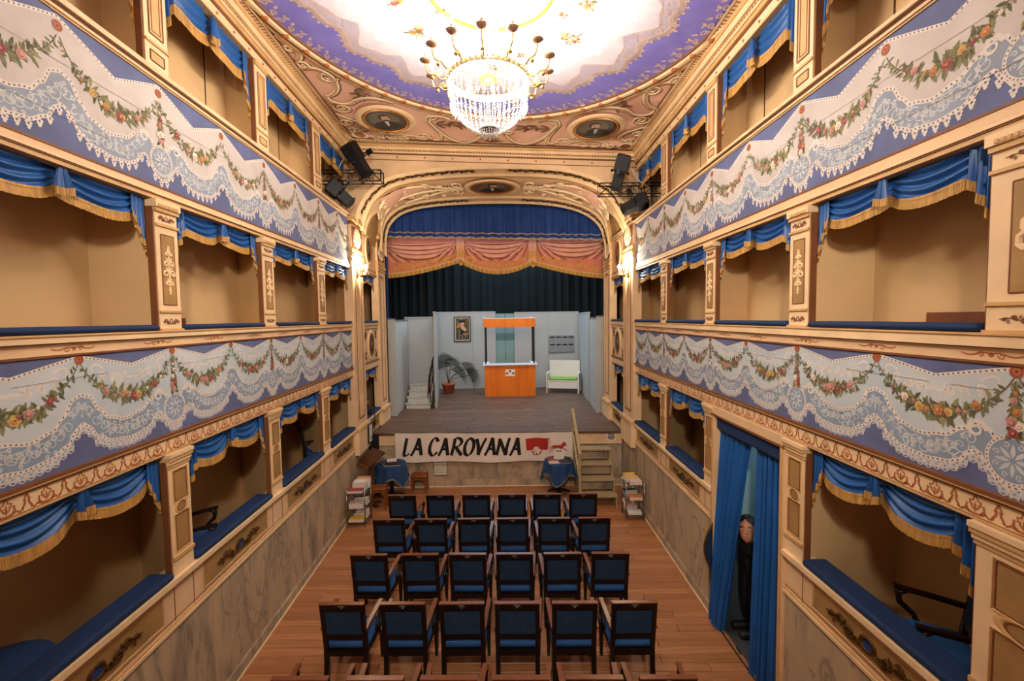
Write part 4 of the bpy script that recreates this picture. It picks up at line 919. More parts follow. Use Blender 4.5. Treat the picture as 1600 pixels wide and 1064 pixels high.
# ------------------------------------------------------------------ stage
stage = struct('stage')
def stx(x, y): return (x, 9.69+y-.035*x)
i = 0; y = .02
while y < 6.9:
    wd = (.19, .22, .17, .20, .18)[i % 5]; x = -3.9-rnd.random()
    while x < 3.9:
        ln = rnd.choice((2.0, 2.6, 3.2)); a, e = x, x+ln
        if y < 1.9: a, e = max(a, -2.93), min(e, 2.66)
        if e-a > .1: p = stx((a+e)/2, y+wd/2); plank(stage, p[0], p[1], 1.25+rnd.uniform(-.002, .002), e-a-.004, wd-.005, 'stage_plank', ZT)
        x += ln
    y += wd; i += 1
mb = MB()
def sbox(mb, x0, x1, y0, y1, z0, z1, mi=0): mb.box((x0, y0, z0), (x1, y1, z1), mi, lambda a, b, c: (*stx(a, b), c))
sbox(mb, -4.9, 4.9, .06, 7.4, 1.0, 1.218); ob('stage_bed', mb, 'brown_dark', stage)
mb = MB(); sbox(mb, -2.93, 2.66, -.03, .05, 1.20, 1.252); ob('stage_edge', mb, 'stage_plank', stage)
mb = MB(); sbox(mb, -2.93, 2.66, .0, .06, .98, 1.20, 0)
for x in (-2.32, -1.1, .2, 1.55): sbox(mb, x, x+.006, -.002, .01, .98, 1.20, 1)
sbox(mb, -2.93, 2.66, -.015, .02, .965, .985, 2); ob('fascia_board', mb, ['gold_wall', 'brown_line', 'gold_light'], stage)
for k in range(6):
    mb = MB(); a = -2.93+k*.932; sbox(mb, a+.002, a+.930, .02, .10, .16, .975); ob('marble_slab', mb, 'marble', stage)
mb = MB(); sbox(mb, -2.93, 2.66, .005, .08, .02, .16); sbox(mb, -2.93, 2.66, -.01, .06, 0, .025, 1); ob('baseboard', mb, ['marble', 'gold_light'], stage)
# stage house
house = struct('wall_stage'); mb = MB()
mb.add([(-4.9, 11.4, 0), (-4.9, 17.6, 0), (-4.9, 17.6, 7.4), (-4.9, 11.4, 7.4)], [(0, 1, 2, 3)]); mb.add([(4.9, 11.2, 0), (4.9, 17.6, 0), (4.9, 17.6, 7.4), (4.9, 11.2, 7.4)], [(0, 1, 2, 3)])
mb.add([(-4.9, 17.6, 0), (4.9, 17.6, 0), (4.9, 17.6, 7.4), (-4.9, 17.6, 7.4)], [(0, 1, 2, 3)]); mb.add([(-4.9, 11.2, 7.4), (4.9, 11.2, 7.4), (4.9, 17.6, 7.4), (-4.9, 17.6, 7.4)], [(0, 1, 2, 3)])
ob('stage_house', mb, 'stage_black', house, False)
def pleats(mb, x0, x1, Y, ztop, zbot, amp, per, mi=0, nv=4, jit=1.0, slope=-.035, fn=None):
    n = int((x1-x0)/per*8); sd_ = rnd.random()*50
    def f(a, b):
        x = x0+(x1-x0)*a; k = mnoise.noise(Vector((x*2.2, sd_, 0)))*2.5*jit; zt = ztop(x) if callable(ztop) else ztop; zb = zbot(x) if callable(zbot) else zbot
        return (x, Y+slope*x+amp*(math.sin(2*PI*x/per+k)+.4*math.sin(2*PI*x/per*2.3+2*k))*(.55+.45*b), zt+(zb-zt)*b)
    mb.grid(f, n, nv, mi)
bc = thing('back_curtain', 'dark pleated curtain hanging at the back of the stage above grey flats', 'curtain', (0, 17, 1.25))
mb = MB(); pleats(mb, -4.6, 4.6, 0, 5.6, .02, .07, .34); ob('curtain_cloth', mb, 'curtain_black', bc, False)
for s, x0, x1, nm in ((-1, -3.6, -3.02, 'left'), (1, 2.76, 3.3, 'right')):
    sl = thing('side_curtain', f'narrow blue curtain leg just inside the stage arch, {nm} side', 'curtain', (0, 11.70, 1.25)); mb = MB(); pleats(mb, x0, x1, 0, 5.0, .02, .03, .16); ob('curtain_cloth', mb, 'curtain_blue', sl, False)
pv = thing('pelmet_curtain', 'pleated blue pelmet with beige trim hanging under the stage arch', 'curtain', (0, 11.5, 5.8))
zb = lambda x: .06-.027*x
mb = MB(); sdx = rnd.random()
def pel(x0, x1):
    n = int((x1-x0)/.02); k_ = lambda x: mnoise.noise(Vector((x*1.9, 4.4, 0)))*3
    off = lambda x, b: -.035*x+.045*(math.sin(2*PI*x/.26+k_(x))+.35*math.sin(2*PI*x/.11+2*k_(x)))*(.5+.5*b)
    wob = lambda x: .018*math.sin(2*PI*x/.26+k_(x)+.6)
    m1 = MB(); m1.grid(lambda a, b: (x0+(x1-x0)*a, off(x0+(x1-x0)*a, b), 1.15+(zb(x0+(x1-x0)*a)+wob(x0+(x1-x0)*a)-1.15)*b), n, 5); ob('curtain_cloth', m1, 'curtain_blue', pv, False)
    m2 = MB()
    for z0, z1 in ((.0, .045), (.13, .155)): m2.grid(lambda a, b: (x0+(x1-x0)*a, off(x0+(x1-x0)*a, 1)-.006, zb(x0+(x1-x0)*a)+wob(x0+(x1-x0)*a)+z0+(z1-z0)*b), n, 1)
    ob('trim_band', m2, 'curtain_trim', pv, False)
pel(-3.05, .108); pel(.110, 2.85)
# coral painted border below it
cb = thing('painted_border', 'coral painted stage border with swags and yellow fringe', 'curtain', (0, 11.85, 5.0))
KN = [(-3.10, -.08), (-1.10, .31), (.84, .23), (2.95, -.18)]
def cbot(x):
    for (a, za), (e, ze) in zip(KN, KN[1:]):
        if x <= e:
            t = max(0, min(1, (x-a)/(e-a)))
            if a == KN[0][0]: return za+(ze-za)*(t**1.6)
            if e == KN[-1][0]: return ze+(za-ze)*((1-t)**1.6)
            return za+(ze-za)*t-.30*4*t*(1-t)*.95
    return KN[-1][1]
PF = lambda u, v, d=0.0: (u, -.035*u-d, v)
n = 120; vs = []; mb = MB(); mb2 = MB()
for i in range(n+1):
    x = -3.1+6.05*i/n; vs += [PF(x, 1.25), PF(x, cbot(x)+.10)]
mb.add(vs, [(2*i, 2*i+2, 2*i+3, 2*i+1) for i in range(n)], 0)
def swag_paint(xa, xe, both=True):
    zt = .93
    for j in range(7):
        t = (j+1)/8; sag = .10+.48*t
        P = bez((xa+.06, zt-.02-.02*j), (xa+.10+.25*(xe-xa)*t, zt-sag*1.25), (xe-.10-.25*(xe-xa)*t, zt-sag*1.25), (xe-.06, zt-.02-.02*j), 20)
        w_ = [.012+.055*math.sin(PI*k/20)*(.6+.4*((j*7) % 3)/2) for k in range(21)]
        mb.strip(PF, P, w_, 2 if j % 2 else 1, .0015+.0002*j); mb.strip(PF, [(x, z+.035) for x, z in P], [q*.5 for q in w_], 2, .0030)
    for k in range(5):
        for s, x0 in ((1, xa+.05), (-1, xe-.05)):
            P = bez((x0, zt), (x0+s*.03*(k+1), zt-.2), (x0+s*.10*(k+1), zt-.42), (x0+s*(.15*(k+1)+.05), zt-.58), 12); P = [(x, max(z, cbot(x)+.13)) for x, z in P]
            mb.strip(PF, P, [.008+.03*t/12 for t in range(13)], 1 if k % 2 == 0 else 2, .0034)
swag_paint(-3.3, -1.12); swag_paint(-1.06, .80); swag_paint(.90, 3.05)
for i in range(34):
    x = -2.85+.165*i; z = cbot(x)+.25+.03*math.sin(i*1.3); s = 1 if i % 2 else -1
    mb.strip(PF, spiral((x, z), .065, 1.2, i, s, 10), .022, 3, .004); mb.leaf(PF, (x, z-.03), s*.6+PI/2, .11, .04, 3, .0042); mb.strip(PF, bez((x-.07, z-.05), (x-.02, z+.09), (x+.04, z-.10), (x+.09, z+.06), 8), .018, 3, .0042)
for x in (-1.09, .85):
    mb.poly(PF, [(x-.10, .98), (x+.12, .98), (x+.13, cbot(x)+.08), (x-.12, cbot(x)+.08)], 2, .0050); mb.strip(PF, [(x-.10, .98), (x-.12, cbot(x)+.1)], .014, 1, .0056); mb.strip(PF, [(x+.12, .98), (x+.13, cbot(x)+.1)], .014, 1, .0056)
    for k in range(6): mb.strip(PF, [(x-.09+.04*k, cbot(x)+.36), (x-.09+.04*k, cbot(x)+.16)], .028, 3, .0060)
    for z in (.55, .68, .82): mb.strip(PF, spiral((x, z), .05, 1.1, z*9, 1, 8), .018, 3, .0060)
    mb.disc(PF, (x+.02, cbot(x)-.02), .055, 3, .0064, 12); mb.ring(PF, (x+.02, cbot(x)-.02), .045, .06, 1, .0068, 12)
ob('painted_cloth', mb, ['coral', 'coral_dark', 'coral_light', 'coral_gold'], cb, False)
mb = MB(); m2 = MB(); x = -3.08
while x < 2.9:
    z0, z1 = cbot(x+.02), cbot(x+.02)+.12; mb.add([PF(x, z0, .004), PF(x+.034, z0, .004), PF(x+.038, z1, .008), PF(x-.002, z1, .008)], [(0, 1, 2, 3)], 0 if int(x*25) % 3 else 1); x += .040
mb.strip(PF, [(-3.08+.05*i, cbot(-3.08+.05*i)+.115) for i in range(120)], .03, 2, .010)
ob('fringe', mb, ['coral_gold', 'gold_panel', 'fl_yellow'], cb, False)
# ------------------------------------------------------------------ stage flats
def panel(name, label, x0, y0, x1, y1, z1, group='grey scenery flats', th=.05, cap=None, seams=(), matk='flat_grey'):
    t = thing(name, label, 'scenery flat', (x0, y0, 1.25), math.atan2(y1-y0, x1-x0), group); ln = math.hypot(x1-x0, y1-y0); h = z1-1.25
    cuts = [0]+[s*ln for s in seams]+[ln]
    for a, e in zip(cuts, cuts[1:]): b = MB(); b.box((a+.002, 0, 0), (e-.002, th, h)); ob('panel', b, matk, t)
    b = MB(); b.box((0, -.012, h), (ln, th+.012, h+.035)); ob('top_rail', b, cap or matk, t)
    b = MB(); b.box((.02, th, .05), (ln-.02, th+.03, .11)); b.box((.02, th, h-.2), (ln-.02, th+.03, h-.14)); ob('batten', b, 'step_wood', t)
    return t
panel('scenery_flat', 'narrow grey flat facing the hall at the left edge of stage', -3.1, 11.52, -2.80, 11.52, 3.80, cap='flat_cap')
panel('scenery_flat', 'grey flat running back beside the white stairs, left side of stage', -2.84, 11.60, -2.84, 13.25, 3.76, cap='flat_cap')
panel('scenery_flat', 'grey flat directly behind the white stairs', -2.95, 13.35, -2.02, 13.35, 3.84)
panel('scenery_flat', 'pale blue lit flat edge-on between the white stairs and the potted palm', -1.88, 12.40, -2.28, 15.75, 3.98)
panel('scenery_flat', 'grey back flat with framed picture behind the palm', -2.42, 15.86, -.22, 15.86, 4.02, seams=(.62,))
panel('scenery_flat', 'grey back flat with slotted board above the white bench', .46, 15.86, 2.80, 15.80, 3.98, seams=(.52,))
panel('scenery_flat', 'blue lit flat running back behind the white bench, right side of stage', 2.78, 15.76, 2.58, 12.95, 3.92)
panel('scenery_flat', 'grey flat running back on the right side, nearest the stage arch', 2.60, 12.85, 2.50, 11.52, 3.76, cap='flat_cap')
panel('scenery_flat', 'narrow grey flat facing the hall at the right edge of stage', 2.50, 11.46, 2.80, 11.46, 3.80, cap='flat_cap')
td = thing('folding_door', 'grey-green double door panel with black centre slit behind the orange booth', 'scenery door', (.12, 15.95, 1.25))
for x0, x1 in ((-.36, -.006), (.006, .36)): b = MB(); b.box((x0, 0, 0), (x1, .04, 2.72)); b.box((x0, -.004, 1.74), (x1, .0, 2.0), 1); ob('door_leaf', b, ['flat_teal', 'flat_teal_shadow'], td)  # second, darker box on each leaf is a shadow band put into the colour
b = MB(); b.box((-.006, .01, 0), (.006, .03, 2.74)); ob('slit', b, 'black', td)
# ------------------------------------------------------------------ white stairs, rail and red cloth
st = thing('stage_stairs', 'white painted stairs with marbled treads at left of stage', 'stairs', (-2.42, 12.42, 1.25))
for k in range(4):
    b = MB(); b.box((-.34, .20*k+.01, .15*k), (.34, .86, .15*k+.12)); ob('riser', b, 'step_white', st)
    b = MB(); b.box((-.37, .20*k-.02, .15*k+.12), (.37, .22+.20*k if k < 3 else .86, .15*(k+1))); ob('tread', b, 'marble_white', st)
hr = thing('stair_handrail', 'black metal handrail on right side of the white stairs', 'handrail', (-2.04, 12.45, 1.25))
b = MB(); b.tube([(-.04, .02, .10), (-.04, .02, .85)], .016); ob('post', b, 'black_metal', hr)
b = MB(); b.tube([(-.04, .62, .6), (-.04, .62, 1.36)], .016); ob('post', b, 'black_metal', hr)
b = MB(); b.tube([(-.04, -.02, .82), (-.04, .62, 1.36), (-.02, .75, 1.42)], .022); ob('handrail', b, 'black_metal', hr)
b = MB(); b.tube([(-.04, .02, .4), (-.04, .62, .9)], .012); ob('lower_rail', b, 'black_metal', hr)
rc = MB(); rc.grid(lambda a, q: (-2.10-.03*math.sin(a*9)-.05*q, 12.50+.34*a, 1.25+.86+.30*a+.02*math.sin(a*7)-(.62-.05*a)*q), 12, 8); tag(ob('red_cloth', rc, 'red_cloth', None, False), 'rust red cloth hung over the black stair handrail', 'cloth')
# ------------------------------------------------------------------ palm
pl = thing('potted_palm', 'fan palm in terracotta pot against the grey back flat', 'plant', (-1.86, 14.95, 1.25))
b = MB(); b.lathe([(.12, 0), (.17, .02), (.21, .28), (.23, .28), (.235, .36), (.20, .36), (.19, .32), (0, .32)], n=18); ob('pot', b, 'terracotta', pl)
b = MB(); b.lathe([(.19, .31), (.1, .33), (0, .335)], n=14); ob('soil', b, 'soil', pl)
for i, (dx, dy, h, tl) in enumerate(((.62, -.25, .85, .3), (.35, -.3, .70, .5), (-.06, -.3, 1.15, .1), (-.12, -.35, .92, .5), (.15, -.25, 1.0, .2), (.75, -.1, .62, .4))):
    tip = Vector((dx, dy, h)); b = MB(); b.tube(bez((0, 0, .32), (dx*.2, dy*.2, .32+h*.4), (dx*.6, dy*.6, h*.9), tuple(tip), 8), .011, 0, 5); stm = ob('stalk', b, 'palm_stem', pl)
    b = MB(); d0 = Vector((dx, dy*.6, .35)).normalized(); sdv = d0.cross(Vector((0, 1, .2))).normalized()
    for k in range(17):
        an = (k-8)*.20; v = (d0*math.cos(an)+sdv*math.sin(an)); e = tip+v*.42+Vector((0, 0, -.10*abs(math.sin(an))-.04)); m = tip+v*.24; nrm = v.cross(sdv.cross(d0)).normalized()*.017
        b.add([tip, m+nrm, e, m-nrm], [(0, 1, 2, 3)])
    ob('fan_leaf', b, 'palm_green', pl, False)
# ------------------------------------------------------------------ orange booth
bt = thing('ticket_booth', 'orange puppet booth with white counter and orange canopy on black posts', 'booth', (.255, 14.15, 1.25))
hw = .83; sk = -.03
b = MB(); b.box((-hw, 0, 0), (hw, .03, 1.02)); b.box((-hw, .03, 0), (-hw+.03, .75, 1.02)); b.box((hw-.03, .03, 0), (hw, .75, 1.02)); ob('body', b, 'booth_orange', bt)
b = MB(); b.box((-hw-.05, -.05, 1.02), (hw+.05, .16, 1.07)); b.box((-hw-.05, .16, 1.02), (-hw+.14, .78, 1.07)); b.box((hw-.14, .16, 1.02), (hw+.05, .78, 1.07)); ob('counter', b, 'booth_top', bt)
for x, y_ in ((-hw+.04, .06), (hw-.04, .06), (-hw+.04, .70), (hw-.04, .70)): b = MB(); b.box((x-.025, y_-.025, 1.07), (x+.025, y_+.025, 2.26)); ob('post', b, 'black', bt)
b = MB(); b.box((-hw-.02, 0, 2.26), (hw+.02, .03, 2.54)); b.box((-hw-.02, .03, 2.26), (-hw+.01, .76, 2.54)); b.box((hw-.01, .03, 2.26), (hw+.02, .76, 2.54)); ob('canopy', b, 'booth_orange', bt)
b = MB(); b.box((-hw-.02, 0, 2.54), (hw+.02, .03, 2.555)); b.box((hw-.01, .03, 2.54), (hw+.02, .76, 2.555)); b.box((-hw-.015, .0, 2.54), (-hw+.015, .03, 2.61)); b.box((hw-.12, .4, 2.55), (hw-.09, .43, 2.60)); ob('canopy_edge', b, 'booth_top', bt)
P = lambda u, v, d=0.0: (u, -d, v)
b = MB(); b.box((-.155, -.006, .66), (.155, 0, .88)); lf = ob('notice', b, 'paper', bt)
b = MB()
for cx, cz in ((0, .82), (-.10, .75), (.10, .75)):
    b.disc(P, (cx-.018, cz+.01), .026, 0, .0075, 10); b.disc(P, (cx+.018, cz+.01), .026, 0, .0075, 10); b.poly(P, [(cx-.042, cz), (cx, cz-.045), (cx+.042, cz)], 0, .0076); b.disc(P, (cx, cz+.005), .02, 1, .0082, 8)
ob('red_emblem', b, ['fl_red', 'coat_paint'], lf, False)
# ------------------------------------------------------------------ picture, slotted board, bench
pc = thing('framed_picture', 'black framed painting of seated figure on the grey back flat', 'picture', (-1.42, 15.84, 2.98))
b = MB()
for a, e in (((-.30, 0), (.30, .03)), ((-.30, .87), (.30, .90)), ((-.30, .03), (-.27, .87)), ((.27, .03), (.30, .87))): b.box((a[0], -.035, a[1]), (e[0], 0, e[1]))
ob('frame', b, 'black', pc)
b = MB(); b.box((-.27, -.015, .03), (.27, -.005, .87), 0); b.box((-.245, -.017, .06), (.245, -.014, .84), 1)
b.poly(P, [(-.24, .06), (.24, .06), (.24, .40), (.02, .36), (-.24, .30)], 2, .0175); b.disc(P, (.0, .63), .06, 3, .0185, 12, .075); b.poly(P, [(-.10, .66), (.10, .70), (.13, .76), (-.06, .79), (-.14, .72)], 4, .0190); b.poly(P, [(-.06, .56), (.03, .58), (.16, .42), (.10, .36), (-.04, .44)], 3, .0188)
b.poly(P, [(-.12, .45), (-.05, .47), (.10, .34), (.08, .24), (-.02, .22), (-.10, .32)], 4, .0186); b.poly(P, [(.02, .30), (.20, .30), (.22, .24), (.02, .22)], 5, .0192)
for x0, x1 in ((-.10, -.12), (.12, .10), (-.04, .02)): b.strip(P, [(x0, .42 if x0 == -.10 else .24), (x1, .08)], .025, 5, .0194)
b.poly(P, [(-.24, .50), (-.05, .84), (.02, .84), (-.08, .50)], 5, .0180)
ob('canvas', b, ['page', 'canvas_brown', 'canvas_dark', 'skin_paint', 'hair_paint', 'gold_panel'], pc, False)
dm('board_grey', '#868c8e', .7, .06, 3.0)
sb = thing('slotted_board', 'grey board with two rows of dark slots above the white bench', 'board', (2.16, 15.80, 2.55))
b = MB(); b.box((-.46, -.03, 0), (.46, 0, .60)); ob('panel', b, 'board_grey', sb)
for r in (.29, .56):
    for k in range(4): b = MB(); b.box((-.41+.225*k, -.036, r-.05), (-.24+.225*k, -.028, r-.005)); ob('slot', b, 'black', sb)
b = MB(); b.box((-.47, -.034, -.01), (.47, -.002, 0)); b.box((-.002, -.032, 0), (.002, -.029, .6)); ob('edge_strip', b, 'flat_cap', sb)
bn = thing('bench', 'white wooden bench with high back at right of stage', 'bench', (2.02, 14.55, 1.25), -.26)
hw = .53
b = MB(); b.box((-hw+.03, -.02, .16), (hw-.03, .01, .40)); ob('apron', b, 'bench_white', bn)
b = MB(); b.box((-hw, -.03, .40), (hw, .50, .43)); ob('seat', b, 'bench_white', bn)
b = MB(); b.add([(-hw+.04, .46, .40), (hw, .46, .40), (hw, .50, .40), (-hw+.04, .50, .40), (-hw+.02, .56, 1.06), (hw, .56, 1.06), (hw, .60, 1.06), (-hw+.02, .60, 1.06)], [(3,2,1,0),(4,5,6,7),(0,1,5,4),(1,2,6,5),(2,3,7,6),(3,0,4,7)]); ob('backrest', b, 'bench_white', bn)
for s in (-1, 1):
    b = MB(); b.box((s*hw-.02, -.04, 0), (s*hw+.02, .04, .66)); b.box((s*hw-.02, .46, 0), (s*hw+.02, .54, .70)); b.box((s*hw-.03, -.06, .64), (s*hw+.03, .54, .67)); b.box((s*hw-.012, .0, .42), (s*hw+.012, .5, .64)); ob('arm', b, 'bench_white', bn)
cu = MB(); cu.rbox((-.47, -.0, 0), (.47, .46, .075), .035); o = ob('seat_cushion', cu, 'cushion_green', None); o.location = (2.02, 14.55, 1.681); o.rotation_euler = (0, 0, -.26); tag(o, 'thin lime green cushion on the white bench', 'cushion')
# ------------------------------------------------------------------ armchairs of the stalls
def make_chair(number=None, armk='arm_wood'):
    t = thing('theatre_armchair', 'armchair', 'armchair')
    def bar(b, p, q, w_, h_, mi=0):                                     # a square bar between two points
        p, q = Vector(p), Vector(q); d = (q-p).normalized(); a = Vector((1, 0, 0)); u = d.cross(a).normalized()
        b.loft([[tuple(c+a*sx*w_/2+u*su*h_/2) for sx, su in ((-1, -1), (1, -1), (1, 1), (-1, 1))] for c in (p, q)], mi, True, True, None, False)
    for s in (-1, 1):
        b = MB(); x = s*.203; prof = [(-.25, 0), (-.205, .22), (-.20, .44), (-.225, .62), (-.275, .945)]
        b.loft([[(x-.022, y-.02, z), (x+.022, y-.02, z), (x+.022, y+.02, z), (x-.022, y+.02, z)] for y, z in prof], 0, True, True, None, False); ob('rear_leg', b, 'chair_wood', t)
        b = MB(); x = s*.235; b.loft([[(x-r, .22-r, z), (x+r, .22-r, z), (x+r, .22+r, z), (x-r, .22+r, z)] for r, z in ((.015, 0), (.022, .33), (.022, .40))], 0, True, True, None, False); ob('front_leg', b, 'chair_wood', t)
        b = MB(); pts = [(s*.218, -.245, .655), (s*.234, -.04, .672), (s*.249, .18, .685)]
        b.loft([[(x-.022, y, z-.014), (x+.022, y, z-.014), (x+.022, y, z+.012), (x-.022, y, z+.012)] for x, y, z in pts], 0, True, True, None, False); a = ob('armrest', b, armk, t)
        b = MB(); b.tube([(s*.245, .10, .675), (s*.252, .15, .64), (s*.25, .14, .57), (s*.24, .06, .50), (s*.238, .03, .43)], [.022, .026, .022, .018, .022], 0, 6); ob('arm_support', b, 'chair_wood', t)
        b = MB(); b.ball((s*.266, .145, .625), .010, 0, 8, 4); ob('brass_button', b, 'brass', t)
    b = MB(); b.loft([[(-.225, y-.018, z), (.225, y-.018, z), (.225, y+.018, z), (-.225, y+.018, z)] for y, z in ((-.262, .86), (-.276, .943))], 0, True, True, None, False); b.box((-.228, -.302, .943), (.228, -.256, .952), 1); ob('top_rail', b, ['chair_wood', 'arm_wood'], t)  # thin cap in the lighter arm wood paints the highlight along the top
    b = MB(); b.loft([[(-.185, y-.016, z), (.185, y-.016, z), (.185, y+.016, z), (-.185, y+.016, z)] for y, z in ((-.212, .525), (-.222, .585))], 0, True, True, None, False); ob('lower_rail', b, 'chair_wood', t)
    b = MB(); b.loft([[(-.185, y-.010, z), (.185, y-.010, z), (.185, y+.03, z), (-.185, y+.03, z)] for y, z in ((-.220, .58), (-.240, .72), (-.262, .865))], 0, True, True, None, False)
    bk = ob('back_panel', b, 'chair_back_cloth', t)
    b = MB(); b.loft([[(-.178, y-.012, z), (.178, y-.012, z), (.178, y, z), (-.178, y, z)] for y, z in ((-.2295, .60), (-.2470, .72), (-.2685, .85))], 0, True, True, None, False)
    b = MB(); b.box((-.215, -.19, .34), (.215, .235, .40), 0, lambda x, y, z: (x*(1.0+.28*(y+.19)), y, z)); ob('seat_frame', b, 'chair_wood', t)
    b = MB(); rings = []
    b.rbox((-.222, -.195, .395), (.222, .235, .475), .045, 0, lambda x, y, z: (x*(1.0+.28*(y+.195)), y, z+.015*(1-(x/.22)**2))); ob('seat_cushion', b, 'chair_cloth', t)
    b = MB(); b.box((-.20, -.225, .35), (.20, -.195, .40)); ob('rear_rail', b, 'chair_wood', t)
    if number:
        b = MB(); Pn = lambda u, v, d=0.0: (u, -.2885-.169*(v-.905)-d, v)
        b.strip(Pn, [(.034*math.cos(a), .912+.016*math.sin(a)) for a in [PI*.05+PI*.9*i/10 for i in range(11)]], [.002+.003*math.sin(PI*i/10) for i in range(11)], 0, .002); pl_ = ob('number_arc', b, 'silver_ink', t, False)
        o = ob('seat_number', text_mesh(str(number), .026, 'silver_ink'), None, t); o.location = (0, -.2900, .905); o.rotation_euler = (PI/2+.168, 0, 0)
    return t
def renumber(root, n):
    for c in root.children:
        if c.name.startswith('seat_number'): c.data = text_mesh(str(n), .026, 'silver_ink')
ORD = ['first', 'second', 'third', 'fourth', 'fifth', 'sixth']
CXS = [-1.645, -1.035, -.443, .128, .708, 1.292]; ROWY = [6.945, 6.09, 5.16, 4.245, 3.33]
proto = make_chair(1)
for r, yr in enumerate(ROWY):
    for c, xc in enumerate(CXS):
        n = r*6+c+1; o = proto if n == 1 else dup(proto)
        renumber(o, n); o['label'] = f'dark wood armchair with blue seat, {ORD[r]} row from the stage, {ORD[c]} chair from the left'; o['group'] = 'armchairs in the stalls'
        jx, jz = rnd.uniform(-.008, .008), rnd.uniform(-.012, .012)
        o.location = (xc+jx, yr-.035*xc+.275, 0); o.rotation_euler = (0, 0, ZT+jz)
bproto = None
def box_chair(sd, y, d, z, ang, label):
    global bproto
    if bproto is None: bproto = make_chair(None, 'chair_wood'); o = bproto
    else: o = dup(bproto)
    o['label'] = label; o['group'] = 'armchairs inside the boxes'; o.location = W(sd)(y, z, d); o.rotation_euler = (0, 0, ang); return o
box_chair(L_, 4.55, -.36, 1.05, -1.02, 'dark armchair inside the second nearest ground level box, left wall')
box_chair(L_, 7.80, -.40, 1.05, -1.1, 'dark armchair inside the ground level box nearest the stage pier, left wall')
box_chair(R_, 2.84, -.42, 1.05, 1.06, 'dark armchair with curved arms inside the nearest ground level box, right wall')
box_chair(R_, 5.90, -.42, 1.05, 1.1, 'dark armchair inside the ground level box just past the curtained doorway')
def box_bench(sd, y, z, w_, label):
    t = thing('box_bench', label, 'bench', group='small wooden benches in the middle tier boxes'); t.matrix_world = wall_fit(sd, y, z, -.30)
    b = MB(); b.box((-w_/2, -.16, .40), (w_/2, .14, .43)); ob('seat', b, 'chair_wood', t)
    b = MB(); b.box((-w_/2, -.17, .62), (w_/2, -.14, .97)); ob('backrest', b, 'arm_wood', t)
    for sx in (-1, 1):
        b = MB(); b.box((sx*(w_/2-.02)-.02, -.17, 0), (sx*(w_/2-.02)+.02, -.13, .64)); ob('rear_leg', b, 'chair_wood', t); b = MB(); b.box((sx*(w_/2-.02)-.02, .10, 0), (sx*(w_/2-.02)+.02, .14, .40)); ob('front_leg', b, 'chair_wood', t)
box_bench(L_, 4.44, L_.z['sill2']-.86, .44, 'dark wooden bench whose back tops the blue ledge, left wall, middle tier')
box_bench(R_, 2.82, R_.z['sill2']-.86, .40, 'dark wooden bench whose back tops the blue ledge, nearest box, right wall, middle tier')
pf = thing('pouf', 'round dark blue velvet seat inside the nearest ground level box, left wall', 'seat', W(L_)(2.72, 1.05, -.44))
b = MB(); b.lathe([(.10, .42), (.26, .44), (.30, .50), (.29, .56), (.18, .60), (0, .61)], n=24); ob('velvet_top', b, 'velvet_dark', pf)
b = MB(); b.lathe([(.14, 0), (.10, .03), (.045, .08), (.04, .42)], n=14); ob('pedestal', b, 'chair_wood', pf)
